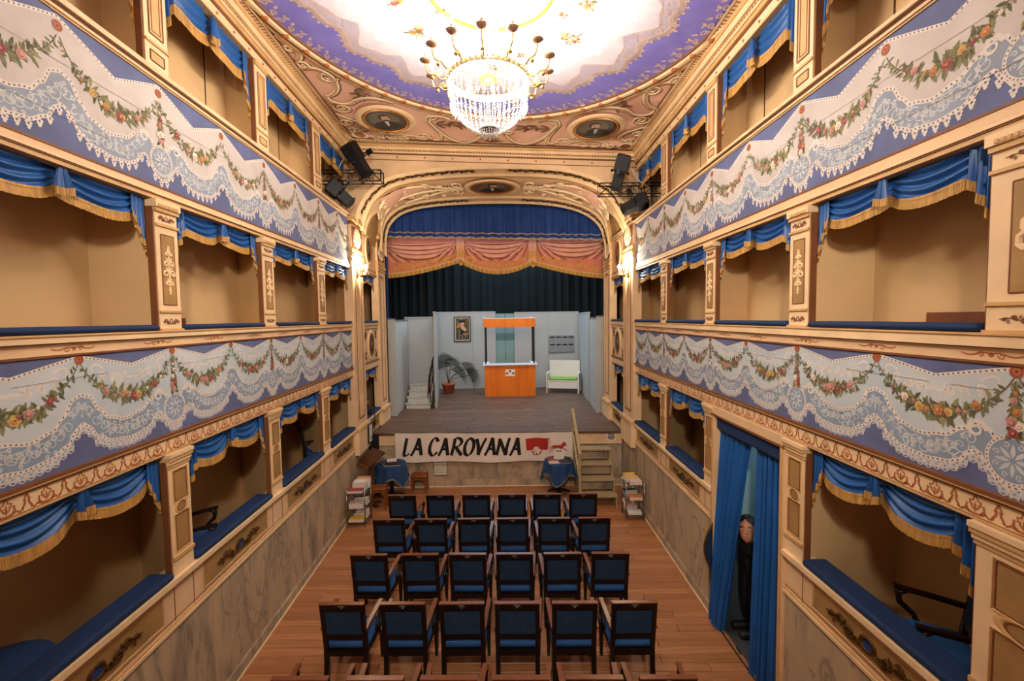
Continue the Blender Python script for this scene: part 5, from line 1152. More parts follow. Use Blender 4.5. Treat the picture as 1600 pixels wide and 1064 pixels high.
# ------------------------------------------------------------------ blue ledge cushions and swagged valances of every box
VW = 1.42
def make_valance():
    t = thing('box_valance', 'valance', 'valance'); h = VW/2
    for s in (-1, 1):
        b = MB(); fr = MB(); xa, xe = (-h+.06, .01) if s < 0 else (-.01, h-.06)
        bot = lambda a: -.120-.080*4*a*(1-a)
        def f(a, q):
            z = -.002+(bot(a)+.002)*q; fold = math.sin(2*PI*(q*3.1+.9*(a-.5)**2*4))*.020*(.35+math.sin(PI*a))*(1-.3*q); tuck = -.015*abs(2*a-1)**3
            return (xa+(xe-xa)*a, .018+.04*q*math.sin(PI*a)+fold+tuck, z)
        b.grid(f, 26, 20); sw = ob('swag', b, 'velvet', t, False)
        n = 60
        for i in range(n):
            a = i/n; a2 = (i+.86)/n; p, p2 = f(a, 1), f(a2, 1); j = .006*((i*7) % 5)/5
            fr.add([(p[0], p[1]+.004, p[2]+.008), (p2[0], p2[1]+.004, p2[2]+.008), (p2[0], p2[1]+.010, p2[2]-.056-j), (p[0], p[1]+.010, p[2]-.056-j)], [(0, 1, 2, 3)])
        fr.grid(lambda a, q: (f(a, 1)[0], f(a, 1)[1]+.008, f(a, 1)[2]-.004+.016*q), 26, 1); ob('fringe', fr, 'fringe', sw, False)
        # tail at the pilaster: three falling pleats, longer outwards
        b = MB(); fr = MB(); x0, x1 = (-h+.145, -h+.002) if s < 0 else (h-.145, h-.002)
        tl = lambda a: -.16-.17*a-.03*math.floor(a*3-.001)
        def g(a, q): return (x0+(x1-x0)*a, .045+.022*math.sin(2*PI*a*3)*(.4+.6*q)-.02*a, .0+tl(a)*q)
        b.grid(g, 24, 8); ta = ob('tail', b, 'velvet', t, False)
        for i in range(22):
            p, p2 = g(i/22, 1), g((i+.9)/22, 1); fr.add([(p[0], p[1]+.004, p[2]+.006), (p2[0], p2[1]+.004, p2[2]+.006), (p2[0], p2[1]+.008, p2[2]-.05), (p[0], p[1]+.008, p[2]-.05)], [(0, 1, 2, 3)])
        ob('fringe', fr, 'fringe', ta, False)
    b = MB(); fr = MB()
    def j(a, q): return ((a-.5)*(.06+.075*q), .066+.018*math.cos(2*PI*(a-.5)*2)*(.5+.5*q), -.002-(.138-.02*abs(2*a-1))*q)
    b.grid(j, 14, 6); jb = ob('jabot', b, 'velvet', t, False)
    for i in range(14): p, p2 = j(i/14, 1), j((i+.9)/14, 1); fr.add([(p[0], p[1]+.004, p[2]+.006), (p2[0], p2[1]+.004, p2[2]+.006), (p2[0], p2[1]+.008, p2[2]-.045), (p[0], p[1]+.008, p[2]-.045)], [(0, 1, 2, 3)])
    ob('fringe', fr, 'fringe', jb, False)
    b = MB(); b.tube([(-h, 0, .004), (h, 0, .004)], .008); ob('rod', b, 'black_metal', t)
    return t
vproto = make_valance(); first = True
BAYN = ['nearest the stage pier', 'second from the stage pier', 'third from the stage pier', 'fourth from the stage pier']; TN = {1: 'ground', 2: 'middle', 3: 'top'}
for sd in (L_, R_):
    F = W(sd)
    for tier in (1, 2, 3):
        for i, (y0, y1) in enumerate(sd.bay+[(PIER1, BAY2)]):
            if sd is R_ and tier == 1 and i == 2: continue
            small = i == 4
            if small and tier == 3: continue
            zt = sd.z[('op1', 'op2', 'op3')[tier-1]]-.004; o = vproto if first else dup(vproto); first = False
            m_ = .012; sx = (y1-y0-2*m_-.02)/VW; szz = {1: 1.12, 2: 1.0, 3: 1.55}[tier]*(.82 if small else 1)
            where = 'beyond the stage pier' if small else BAYN[i]
            o['label'] = f'blue swag valance with gold fringe, {TN[tier]} tier, {sd.nm} wall, box {where}'; o['category'] = 'valance'; o['group'] = 'blue box valances'
            o.matrix_world = wall_fit(sd, (y0+y1)/2, zt, -.075) @ Matrix.Diagonal((sx, .9 if not small else .6, szz, 1))
            zs = sd.z[('sill1', 'sill2', 'sill3')[tier-1]]; b = MB(); L2 = (y1-y0)/2-.025; dep, hh = (.17, .06) if tier == 1 else (.15, .05)
            if tier == 3: hh = .035
            b.rbox((-L2, -dep, 0), (L2, .038 if tier < 3 else .02, hh), .024)
            c = ob('ledge_cushion', b, 'velvet_dark', None); c.matrix_world = wall_fit(sd, (y0+y1)/2, zs, 0)
            tag(c, f'blue velvet ledge cushion, {TN[tier]} tier, {sd.nm} wall, box {where}', 'cushion', 'blue ledge cushions')
# ------------------------------------------------------------------ chandelier
CHX, CHY, CHZ = -.095, 4.55, 6.22
ch = thing('chandelier', 'great crystal chandelier with gilt ring of candle lights under the painted ceiling', 'chandelier', (CHX, CHY, CHZ))
b = MB(); R0 = .40
b.lathe([(R0, -.035), (R0+.012, -.03), (R0+.008, 0), (R0+.014, .03), (R0, .035), (R0-.006, 0), (R0, -.035)], n=48, caps=False); rg = ob('ring', b, 'pale_gilt', ch, False)
b = MB()
for i in range(48): a = 2*PI*i/48; b.ball((math.cos(a)*(R0+.016), math.sin(a)*(R0+.016), .0), .012, 0, 6, 4)
ob('ring_beads', b, 'pale_gilt', rg, False)
bulbs = []
dm('pan_brown', '#8a6650', .5, .1, 20.0)
def arm_meshes():
    a = MB(); a.tube(bez((.41, 0, -.01), (.50, 0, -.10), (.50, 0, .02), (.56, 0, .0), 10)+bez((.56, 0, 0), (.60, 0, -.01), (.625, 0, .03), (.62, 0, .12), 8)[1:], .008, 0, 6); a.ball((.56, 0, -.035), .020, 0, 8, 6); a.strip(lambda u, v, d: (u, d, v), spiral((.50, .01), .035, 1.3, 0, 1, 12), .010, 0)
    p = MB(); p.lathe([(.012, .10), (.035, .112), (.062, .128), (.058, .132), (.03, .122), (0, .12)], (.62, 0, 0), 14)
    c = MB(); c.lathe([(.018, .125), (.018, .205), (.012, .208), (.006, .214)], (.62, 0, 0), 10)
    g = MB(); g.lathe([(.004, .212), (.012, .222), (.013, .236), (.007, .258), (.001, .275)], (.62, 0, 0), 8)
    return [mesh('arm', a, ['brass'], True), mesh('drip_pan', p, ['pan_brown'], True), mesh('candle', c, ['pan_brown'], True), mesh('bulb', g, ['glow'], True)]
am = arm_meshes()
for i in range(14):
    a = 2*PI*(i+.35)/14; root = None
    for nm, me in zip(('candle_arm', 'drip_pan', 'candle', 'bulb'), am):
        o = ob(nm, me, None, ch if root is None else root)
        if root is None: o.rotation_euler = (0, 0, a); root = o
    bulbs.append((CHX+.62*math.cos(a), CHY+.62*math.sin(a), CHZ+.30))
def bead(b, p, r, st=1.35): b.add([(p[0]+r, p[1], p[2]), (p[0], p[1]+r, p[2]), (p[0]-r, p[1], p[2]), (p[0], p[1]-r, p[2]), (p[0], p[1], p[2]+r*st), (p[0], p[1], p[2]-r*st)], [(0,1,4),(1,2,4),(2,3,4),(3,0,4),(1,0,5),(2,1,5),(3,2,5),(0,3,5)])
s1 = MB(); prof = bez((.405, -.03), (.41, -.25), (.33, -.44), (.10, -.50), 24)
for i, (r, z) in enumerate(prof): bead(s1, (r, 0, z), .0095 if i % 4 else .0125, 1.1)
s2 = MB()
for i in range(7): bead(s2, (.40-.002*i, 0, -.04-.03*i), .010)
bead(s2, (.385, 0, -.29), .016, 2.4)
s3 = MB(); pr3 = bez((.40, .04), (.20, .22), (.10, .42), (.05, .66), 24)
for r, z in pr3[1:]: bead(s3, (r, 0, z), .008)
mm = [mesh('crystal_strand', s, ['crystal'], False) for s in (s1, s2, s3)]
for i in range(44): o = ob('crystal_strand', mm[0], None, ch); o.rotation_euler = (0, 0, 2*PI*i/44)
for i in range(40): o = ob('crystal_drop', mm[1], None, ch); o.rotation_euler = (0, 0, 2*PI*(i+.5)/40)
for i in range(22): o = ob('crown_strand', mm[2], None, ch); o.rotation_euler = (0, 0, 2*PI*i/22)
b = MB(); b.lathe([(.02, -.47), (.085, -.485), (.09, -.50), (.05, -.515), (.0, -.52)], n=20); ob('bottom_boss', b, 'gilt_dark', ch)
fz = MB()
for i in range(20): a = 2*PI*i/20; [bead(fz, (.085*math.cos(a)*(1-.05*k), .085*math.sin(a)*(1-.05*k), -.52-.022*k-.004*(i % 3)), .009) for k in range(3 if i % 2 else 2)]
ob('bottom_fringe', fz, 'crystal', ch, False, kind='stuff')
b = MB(); b.lathe([(.01, .02), (.085, .0), (.09, -.015), (.05, -.03), (0, -.03)], n=20); ob('hub', b, 'gilt', ch)
for i in range(4): a = 2*PI*(i+.4)/4; b = MB(); [b.ball((.09+.031*k-.0, 0, -.002-.004*k if k < 5 else -.022), .0085, 0, 6, 4, (1.5, 1, 1)) for k in range(11)]; o = ob('brace_chain', b, 'gilt', ch, False); o.rotation_euler = (0, 0, a)
b = MB(); b.lathe([(.05, .64), (.09, .655), (.10, .69), (.06, .74), (.03, .80), (.015, .82)], n=20); ob('crown', b, 'cable_white', ch)
b = MB(); b.tube([(0, 0, .0), (0, 0, .66)], .012); ob('stem', b, 'pale_gilt', ch)
for k in range(3): b = MB(); b.lathe([(.016, .82+.035*k), (.022, .835+.035*k), (.016, .855+.035*k)], n=8); ob('chain_link', b, 'gilt', ch)
b = MB(); b.lathe([(.02, .905), (.06, .90), (.10, .925), (.11, .95)], n=20); ob('ceiling_rose', b, 'gold_light', ch)
for i in range(0, 14): light('candle_light', 'POINT', bulbs[i], CH_W, WARM, .03)
light('bowl_light', 'POINT', (CHX, CHY, CHZ-.16), BOWL_W, WARM, .10)
# ------------------------------------------------------------------ wall lamps on the stage piers
for sd in (L_, R_):
    t = thing('wall_lamp', f'lit crystal wall lamp on the pier beside the stage, {sd.nm} wall', 'lamp', group='wall lamps beside the stage'); F = W(sd)
    z = 4.80 if sd is L_ else 4.74; t.matrix_world = wall_fit(sd, (sd.end+PIER1)/2-.05, z, .052)
    b = MB(); b.rbox((-.05, 0, -.14), (.05, .02, .14), .008); ob('backplate', b, 'gilt_dark', t)
    b = MB(); b.lathe([(.0, -.13), (.05, -.12), (.075, -.09), (.02, -.07)], (0, .13, 0), 12); b.tube([(0, .02, -.05), (0, .08, -.12), (0, .13, -.10)], .01); ob('bracket', b, 'gilt_dark', t)
    for dx, dy in ((-.11, .13), (0, .20), (.11, .13)):
        b = MB(); b.tube(bez((0, .06, -.08), (dx*.5, dy*.7, -.14), (dx, dy, -.10), (dx, dy, -.02), 8), .007); b.lathe([(.03, -.02), (.034, -.012), (.01, -.008), (.012, .05)], (dx, dy, 0), 10); a = ob('candle_arm', b, 'gilt', t)
        b = MB(); b.lathe([(.005, .05), (.020, .065), (.022, .085), (.010, .12), (.001, .14)], (dx, dy, 0), 8); ob('bulb', b, 'sconce_glow', a)
        b = MB(); [bead(b, (dx+.035*math.cos(k*1.26), dy+.035*math.sin(k*1.26), -.04-.02*(k % 2)), .009, 2) for k in range(5)]; ob('crystal_drop', b, 'crystal', a, False)
    light('wall_lamp_light', 'POINT', tuple(t.matrix_world @ Vector((0, .17, .12))), SCONCE_W, (1, .86, .64), .05)
# ------------------------------------------------------------------ lighting bars and stage lamps
def truss(label, x0, x1, y, z, h=.20):
    t = thing('lighting_bar', label, 'lighting truss', (x0, y, z), group='lighting bars beside the stage'); ln = x1-x0
    for dy in (0, h):
        for dz in (0, h): b = MB(); b.tube([(0, dy, dz), (ln, dy, dz)], .011); ob('chord', b, 'black_metal', t)
    n = 6
    for k in range(n):
        a, e = ln*k/n, ln*(k+1)/n; b = MB(); s = k % 2
        for dy in (0, h): b.tube([(a, dy, h*s), (e, dy, h*(1-s))], .006, 0, 5); b.tube([(a, dy, 0), (a, dy, h)], .006, 0, 5)
        b.tube([(a, 0, 0), (a, h, 0)], .006, 0, 5); b.tube([(a, h*s, h), (e, h*(1-s), h)], .006, 0, 5); ob('brace', b, 'black_metal', t)
    b = MB(); b.tube([(ln, 0, 0), (ln, h, 0), (ln, h, h), (ln, 0, h), (ln, 0, 0)], .011); ob('end_frame', b, 'black_metal', t)
    return t
truss('black lattice lighting bar carrying two lamps, left of the stage arch', -3.42, -2.22, 8.36, 6.40)
truss('black lattice lighting bar carrying two lamps, right of the stage arch', 1.88, 3.15, 8.26, 6.10)
def lamp(label, loc, dirv, up, ln, wd, lens=True, clamp=None):
    t = thing('stage_lamp', label, 'stage lamp', loc, group='black stage lamps'); y = Vector(dirv).normalized(); x = y.cross(Vector(up)).normalized(); z = x.cross(y)
    t.matrix_world = cols(x, y, z, loc)
    b = MB(); w_ = wd/2; b.loft([[(-w_*k, yy, -w_*k*.9), (w_*k, yy, -w_*k*.9), (w_*k, yy, w_*k*.9), (-w_*k, yy, w_*k*.9)] for yy, k in ((-ln*.5, .82), (-ln*.46, 1), (-ln*.02, 1), (0, .78), (ln*.44, .74), (ln*.46, .9), (ln*.5, .9))], 0, True, True, None, False); ob('body', b, 'lamp_black', t)
    for k in range(5): b = MB(); yy = -ln*.42+ln*.075*k; b.box((-w_*1.06, yy, -w_*.96), (w_*1.06, yy+.008, w_*.96)); ob('cooling_fin', b, 'black', t)
    b = MB(); b.lathe([(0, 0), (w_*.66, 0), (w_*.7, .02), (0, .03)], (0, 0, 0), 16); o = ob('lens', b, 'lamp_black', t); o.location = (0, ln*.5, 0); o.rotation_euler = (-PI/2, 0, 0)
    b = MB(); b.tube([(-w_*1.2, 0, 0), (-w_*1.2, -.01, w_*1.9), (w_*1.2, -.01, w_*1.9), (w_*1.2, 0, 0)], .010); ob('yoke', b, 'black_metal', t)
    for s in (-1, 1): b = MB(); b.ball((s*w_*1.25, 0, 0), .028, 0, 8, 5); ob('knob', b, 'black', t)
    b = MB(); b.box((-.03, -.05, w_*1.9), (.03, .04, w_*1.9+.10)); ob('clamp', b, 'black_metal', t)
lamp('black profile lamp rising above the left lighting bar', (-2.62, 8.30, 6.76), (.42, .30, -.72), (.75, -.4, .45), .62, .26)
lamp('black flood lamp slung under the left lighting bar', (-2.94, 8.22, 6.12), (.62, .3, -.56), (.5, .2, .8), .50, .27)
lamp('black profile lamp rising above the right lighting bar', (2.24, 8.2, 6.48), (-.16, .30, -.75), (-.2, -.9, .2), .62, .24)
lamp('black flood lamp slung under the right lighting bar', (2.50, 8.12, 5.86), (-.86, .2, -.36), (-.2, .3, .9), .48, .25)
for pts, nm in (([(-2.86, 8.4, 6.9), (-2.95, 8.38, 6.75), (-3.0, 8.36, 6.6)], 'left'), ([(2.36, 8.2, 6.72), (2.48, 8.2, 6.5), (2.62, 8.24, 6.32), (2.82, 8.26, 6.2)], 'right')):
    b = MB(); b.tube(pts, .007, 0, 5); tag(ob('cable', b, 'cable_white', None), f'thin white cable looped over the {nm} lighting bar', 'cable')
b = MB(); b.tube([W(L_)(10.0, 1.70, .06), W(L_)(9.98, 1.5, .055), W(L_)(10.0, 1.2, .05), W(L_)(9.97, .98, .045)], .008, 0, 5); tag(ob('cable', b, 'black', None), 'black cable hanging from the left stage side box over the gold dado', 'cable')
pj = thing('projector', 'small black projector on the ledge of the left stage side box', 'projector', W(L_)(9.85, 1.685, -.06))
b = MB(); b.rbox((-.09, -.12, 0), (.09, .12, .13), .02); ob('body', b, 'black', pj); b = MB(); b.lathe([(.04, 0), (.045, .05), (.03, .06), (0, .05)], n=12); o = ob('lens', b, 'lamp_black', pj); o.location = (.04, .12, .07); o.rotation_euler = (-PI/2, 0, 0)
b = MB(); b.box((-.10, -.05, .13), (.02, .02, .22)); b.tube([(-.06, 0, .22), (-.02, .04, .32), (.06, .06, .36)], .012); ob('bracket', b, 'black_metal', pj)
# ------------------------------------------------------------------ banner LA CAROVANA on the stage front
bn = thing('banner', 'long cream cloth banner lettered LA CAROVANA with red wagon on stage front', 'banner', (0, 9.60, 0))
BX0, BZ0, BK = -2.411, 1.272, .002673
def BF(cx, cy, d=0.0):                                                  # banner point from its own drawing units
    x = BX0+(cx-32)*BK; t = (cy-85)/243; wv = .010*math.sin(cx*.012+t*2.2)+.007*math.sin(cx*.031-t*4)+.012*t*math.sin(cx*.0075+1)
    return (x, -.035*x-wv-d-.028, BZ0-(cy-85)*BK-.008*math.sin((cx-32)/1476*PI)-(cx-32)/1476*.015)
b = MB(); b.grid(lambda a, q: BF(32+1476*a, 88+238*q+(6*math.sin(a*15)*q)), 120, 14); ob('cloth', b, 'banner_cloth', bn, False)
b = MB(); b.grid(lambda a, q: BF(32+1476*a, 85+5*q, .003), 60, 1); b.grid(lambda a, q: BF(32+1476*a, 322+5*q+6*math.sin(a*15), .003), 60, 1); ob('hem', b, 'paper', bn, False)
GL = {'L': (.62, [[(.42, 1), (.12, .05)], [(.04, .06), (.30, .02), (.60, .14)]]),
 'A': (.85, [[(.70, 1), (.40, .45), (.03, .0)], [(.70, 1), (.76, .5), (.83, .02)], [(.25, .40), (.76, .36)]]),
 'C': (.80, [[(.80, .78), (.72, .93), (.55, .98), (.32, .82), (.14, .50), (.12, .20), (.28, .03), (.50, .06), (.70, .22)]]),
 'R': (.88, [[(.36, .95), (.22, .5), (.03, .02)], [(.22, .88), (.50, 1.0), (.80, .92), (.84, .74), (.62, .56), (.34, .50)], [(.40, .52), (.56, .30), (.82, .03)]]),
 'O': (.90, [[(.55, .98), (.30, .80), (.12, .48), (.12, .16), (.34, .02), (.62, .16), (.84, .50), (.84, .84), (.62, .98), (.48, .95)]]),
 'V': (.88, [[(.14, .96), (.24, .55), (.22, .03)], [(.22, .03), (.50, .50), (.86, .98)]]),
 'N': (1.0, [[(.30, .96), (.18, .5), (.03, .02)], [(.28, .92), (.46, .5), (.66, .04)], [(.66, .04), (.76, .5), (.96, .98)]])}
def smooth(P, n=8):
    if len(P) < 3: return [tuple(a+(b-a)*i/n for a, b in zip(P[0], P[1])) for i in range(n+1)]
    return resample(P, n*len(P))
for ch_, x0, x1 in (('L', 90, 152), ('A', 158, 248), ('C', 306, 390), ('A', 388, 470), ('R', 495, 590), ('O', 600, 692), ('V', 698, 795), ('A', 774, 860), ('N', 872, 992), ('A', 983, 1068)):
    b = MB(); wu, strokes = GL[ch_]; k = (x1-x0)/wu
    for si, sp_ in enumerate(strokes):
        P = [(x0+x*k, 275-z*150) for x, z in smooth(sp_)]; wds = []
        for i in range(len(P)):
            a, e = P[max(i-1, 0)], P[min(i+1, len(P)-1)]; an = math.atan2(-(e[1]-a[1]), e[0]-a[0]); wds.append(9+22*abs(math.sin(an-math.radians(28))))
        b.strip(lambda u, v, d: BF(u, v, d), P, wds, 0, .0035+.0006*si)
    ob('letter', b, 'ink', bn, False)
b = MB(); FB = lambda u, v, d=0.0: BF(u, v, d)
n = 10
for i in range(n):
    f0, f1 = i/n, (i+1)/n; zt = lambda f: 137-9*math.sin(PI*f*.9+.2); b.poly(FB, [(1118+190*f0, zt(f0)), (1118+190*f1, zt(f1)), (1124+178*f1, 232), (1124+178*f0, 232)], 0, .0035)
ob('red_wagon', b, 'banner_red', bn, False)
b = MB(); b.strip(FB, [(1302, 130), (1318, 140), (1322, 162), (1316, 186), (1306, 198)], 4, 0, .0035); b.ring(FB, (1211, 234), 34, 42, 0, .0045, 28); b.disc(FB, (1211, 234), 34, 1, .0040, 28); b.disc(FB, (1211, 234), 10, 0, .0050, 12)
for j in range(6): a = PI/6+j*PI/3; b.strip(FB, [(1211+8*math.cos(a), 234+8*math.sin(a)), (1211+36*math.cos(a), 234+36*math.sin(a))], 6, 0, .0048)
b.strip(FB, [(1300, 212), (1340, 205), (1380, 210)], 4, 0, .0038); b.strip(FB, [(1300, 218), (1322, 226), (1345, 206)], 3, 0, .0038); ob('wagon_wheel', b, ['banner_red', 'banner_cloth'], bn, False, kind='stuff')
b = MB(); b.poly(FB, [(1340, 200), (1352, 194), (1390, 196), (1418, 192), (1436, 178), (1442, 168), (1448, 172), (1453, 182), (1462, 196), (1458, 202), (1446, 196), (1434, 212), (1420, 222), (1394, 220), (1372, 216), (1348, 216)], 0, .0040)
for P in ([(1352, 208), (1342, 226), (1326, 236), (1314, 258)], [(1362, 212), (1360, 232), (1350, 244), (1358, 256)], [(1418, 216), (1440, 230), (1456, 234), (1460, 246)], [(1408, 218), (1414, 240), (1404, 250), (1410, 262)]): b.strip(FB, P, [11, 8, 6, 5], 0, .0044)
b.strip(FB, [(1342, 200), (1330, 206), (1322, 222)], [7, 6, 3], 0, .0044); b.strip(FB, [(1418, 190), (1434, 174), (1442, 166)], [10, 8, 4], 0, .0046); ob('red_horse', b, 'banner_red', bn, False)
# ------------------------------------------------------------------ tables under blue cloths
def table(label, clabel, x, y, r, seed, ttop=.74):
    t = thing('round_table', label, 'table', (x, y, 0), group='round tables before the stage')
    b = MB(); b.lathe([(0, ttop-.03), (r-.01, ttop-.03), (r, ttop-.015), (r-.01, ttop), (0, ttop)], n=28); ob('tabletop', b, 'chair_wood', t)
    b = MB(); b.lathe([(.05, .04), (.04, .3), (.055, .5), (.05, ttop-.03)], n=12); ob('pedestal', b, 'chair_wood', t)
    for k in range(3): a = 2*PI*k/3+.4; b = MB(); b.tube([(0, 0, .10), (.16*math.cos(a), .16*math.sin(a), .07), (.27*math.cos(a), .27*math.sin(a), .02)], [.03, .025, .02]); ob('leg', b, 'chair_wood', t)
    n = 64; rings = []
    for j in range(11):
        q = j/10; ring = []
        for k in range(n):
            a = 2*PI*k/n; corner = abs(math.cos(2*(a+seed)))**3; drop = .26+.20*corner
            if q < .3: rr = r*(q/.3)*1.01; z = ttop+.006
            else: f = (q-.3)/.7; rr = r*1.02+.035*f+.035*f*math.sin(a*9+seed*5)+.04*f*corner; z = ttop+.006-drop*f+.004*math.sin(f*3)
            ring.append((x+rr*math.cos(a), y+rr*math.sin(a), z))
        rings.append(ring)
    b = MB(); b.loft(rings[1:], 0, True, False); b.add(rings[1], [tuple(range(n))]); c = ob('tablecloth', b, 'tablecloth_blue', None, False)
    b = MB(); b.loft([[(p[0]+.001*(p[0]-x), p[1]+.001*(p[1]-y), p[2]+.03) for p in rings[-1]], [(p[0]+(p[0]-x)*.02, p[1]+(p[1]-y)*.02, p[2]-.004) for p in rings[-1]]], 0, True, False); h = ob('hem_band', b, 'flat_cap', c, False)
    tag(c, clabel, 'tablecloth', 'blue tablecloths'); return t
dm('tablecloth_blue', '#20406c', 0.85, 0.12, 4.0, sheen=0.3)
table('round pedestal table under blue cloth before the left end of the banner', 'blue tablecloth with grey hem on the table left of banner', -2.40, 9.22, .30, .6)
table('round pedestal table under blue cloth before the right end of the banner', 'blue tablecloth with grey hem on the table beside the wooden steps', 1.18, 9.19, .30, .2)
def book(label, x, y, z, w_, l, h, rz, cover, group, tilt=0.0, cat='book'):
    t = thing('book', label, cat, (x, y, z), rz, group)
    if tilt: t.rotation_euler = (tilt, 0, rz)
    b = MB(); b.box((-w_/2, -l/2, 0), (w_/2, l/2, .003)); b.box((-w_/2, -l/2, h-.003), (w_/2, l/2, h)); b.box((-w_/2, -l/2, .003), (-w_/2+.004, l/2, h-.003)); ob('cover', b, cover, t)
    b = MB(); b.box((-w_/2+.004, -l/2+.004, .003), (w_/2-.004, l/2-.004, h-.003)); ob('pages', b, 'page', t)
    return t
TZ = .7465
book('dark open album lying on the left blue table', -2.34, 9.12, TZ, .34, .22, .02, .1, 'black', 'books on the left table')
book('small pale book behind the album on the left blue table', -2.42, 9.36, TZ, .20, .14, .03, .3, 'paper', 'books on the left table')
book('dark book at the left rim of the left blue table', -2.57, 9.18, TZ, .12, .16, .02, .9, 'book_dark', 'books on the left table')
book('red and pink booklet at the front left of the right blue table', 1.06, 9.02, TZ, .22, .16, .015, .05, 'book_pink', 'books on the right table')
book('dark booklet at the front right of the right blue table', 1.29, 9.04, TZ, .26, .17, .015, -.1, 'book_dark', 'books on the right table')
book('dark booklet at the back left of the right blue table', 1.03, 9.24, TZ, .16, .2, .012, .4, 'book_red', 'books on the right table')
book('black booklet at the back right of the right blue table', 1.34, 9.27, TZ, .18, .2, .012, -.5, 'black', 'books on the right table')
cd_ = thing('display_card', 'white card standing upright on the right blue table', 'card', (1.19, 9.22, TZ)); b = MB(); b.box((-.11, 0, 0), (.11, .006, .22)); ob('sheet', b, 'paper', cd_); b = MB(); b.box((-.06, -.002, .175), (.07, .0, .195)); ob('print', b, 'coat_paint', cd_); b = MB(); b.box((-.03, .006, 0), (.03, .07, .004)); ob('strut', b, 'paper', cd_)
# ------------------------------------------------------------------ lectern, black screen, stools
le = thing('lectern', 'brown wooden reading desk with sloping top in the left front corner', 'lectern', (-2.72, 8.84, 0), -.75)
b = MB(); b.add([(-.24, -.20, .86), (.24, -.20, .86), (.24, .20, 1.08), (-.24, .20, 1.08), (-.24, -.20, .89), (.24, -.20, .89), (.24, .20, 1.11), (-.24, .20, 1.11)], [(3,2,1,0),(4,5,6,7),(0,1,5,4),(1,2,6,5),(2,3,7,6),(3,0,4,7)]); ob('sloping_top', b, 'lectern_wood', le)
b = MB(); b.box((-.24, -.225, .85), (.24, -.20, .915)); ob('book_stop', b, 'arm_wood', le)
b = MB(); b.box((-.035, -.03, .05), (.035, .04, .97)); ob('post', b, 'lectern_wood', le); b = MB(); b.box((-.2, -.03, 0), (.2, .04, .05)); b.box((-.035, -.2, 0), (.035, .2, .05)); ob('foot', b, 'lectern_wood', le)
bs = thing('screen_stand', 'thin black screen on a stand in the left front corner under the box', 'screen', (-2.84, 9.50, 0), .1)
b = MB(); b.box((-.11, -.01, .75), (.11, .01, 1.30)); ob('panel', b, 'black', bs); b = MB(); b.tube([(0, 0, .02), (0, 0, .76)], .015); b.box((-.15, -.12, 0), (.15, .12, .02)); ob('stand', b, 'black_metal', bs)
def stool(label, x, y, rz, w_, h):
    t = thing('stool', label, 'stool', (x, y, 0), rz, 'wooden stools before the stage'); r = w_/2
    b = MB(); b.rbox((-r, -r*.8, h-.035), (r, r*.8, h), .015); ob('seat', b, 'stool_wood', t)
    for sx in (-1, 1):
        for sy in (-1, 1): b = MB(); b.loft([[(sx*(r-.03)*k-q, sy*(r*.8-.03)*k-q, z), (sx*(r-.03)*k+q, sy*(r*.8-.03)*k-q, z), (sx*(r-.03)*k+q, sy*(r*.8-.03)*k+q, z), (sx*(r-.03)*k-q, sy*(r*.8-.03)*k+q, z)] for k, q, z in ((1.10, .016, 0), (1.02, .020, .12), (.96, .026, h-.035))], 0, True, True, None, False); ob('leg', b, 'stool_wood', t)
    for s in (-1, 1):
        b = MB(); P = [(-r+.03, h-.035), (r-.03, h-.035), (r-.03, h-.20), (r-.08, h-.13), (r*.3, h-.09), (0, h-.085), (-r*.3, h-.09), (-r+.08, h-.13), (-r+.03, h-.20)]
        b.add([(u, s*(r*.8-.03)-.008, v) for u, v in P]+[(u, s*(r*.8-.03)+.008, v) for u, v in P], [tuple(range(9)), tuple(range(17, 8, -1))]+[(i, (i+1) % 9, 9+(i+1) % 9, 9+i) for i in range(9)]); ob('arched_apron', b, 'stool_wood', t, False)
stool('carved brown stool standing under the left end of the banner', -1.86, 9.50, 0, .36, .40)
stool('carved brown stool between the book rack and the left blue table', -2.52, 8.66, .1, .34, .46)
# ------------------------------------------------------------------ wire racks with books
def rack(label, x, y, H, shelves, w_=.33, d_=.34, rz=ZT):
    t = thing('wire_rack', label, 'rack', (x, y, 0), rz, 'chrome wire book racks')
    for sx in (-1, 1):
        for sy in (-1, 1): b = MB(); b.tube([(sx*w_/2, sy*d_/2, 0), (sx*w_/2, sy*d_/2, H)], .011, 0, 8); b.lathe([(.016, 0), (.018, .02), (.012, .03)], (sx*w_/2, sy*d_/2, 0), 8); ob('post', b, 'chrome', t)
    for z in shelves:
        b = MB()
        for s in (-1, 1):
            for dz in (0, -.03): b.tube([(-w_/2, s*d_/2, z+dz), (w_/2, s*d_/2, z+dz)], .005, 0, 5); b.tube([(s*w_/2, -d_/2, z+dz), (s*w_/2, d_/2, z+dz)], .005, 0, 5)
            b.strip(lambda u, v, d: (u, s*d_/2, v), [(-w_/2+w_*k/16, z-.03*(k % 2)) for k in range(17)], .005, 0)
        for k in range(9): b.tube([(-w_/2+w_*(k+.5)/9, -d_/2, z+.004), (-w_/2+w_*(k+.5)/9, d_/2, z+.004)], .0035, 0, 5)
        ob('wire_shelf', b, 'chrome', t)
    return t
rack('chrome wire rack of books against the left wall by the front row', -2.72, 8.08, .70, (.08, .33, .62))
rack('chrome wire rack of books against the right wall by the wooden steps', 2.44, 8.06, .72, (.09, .37, .66))
GB = {'L': 'books on the left rack', 'R': 'books on the right rack'}
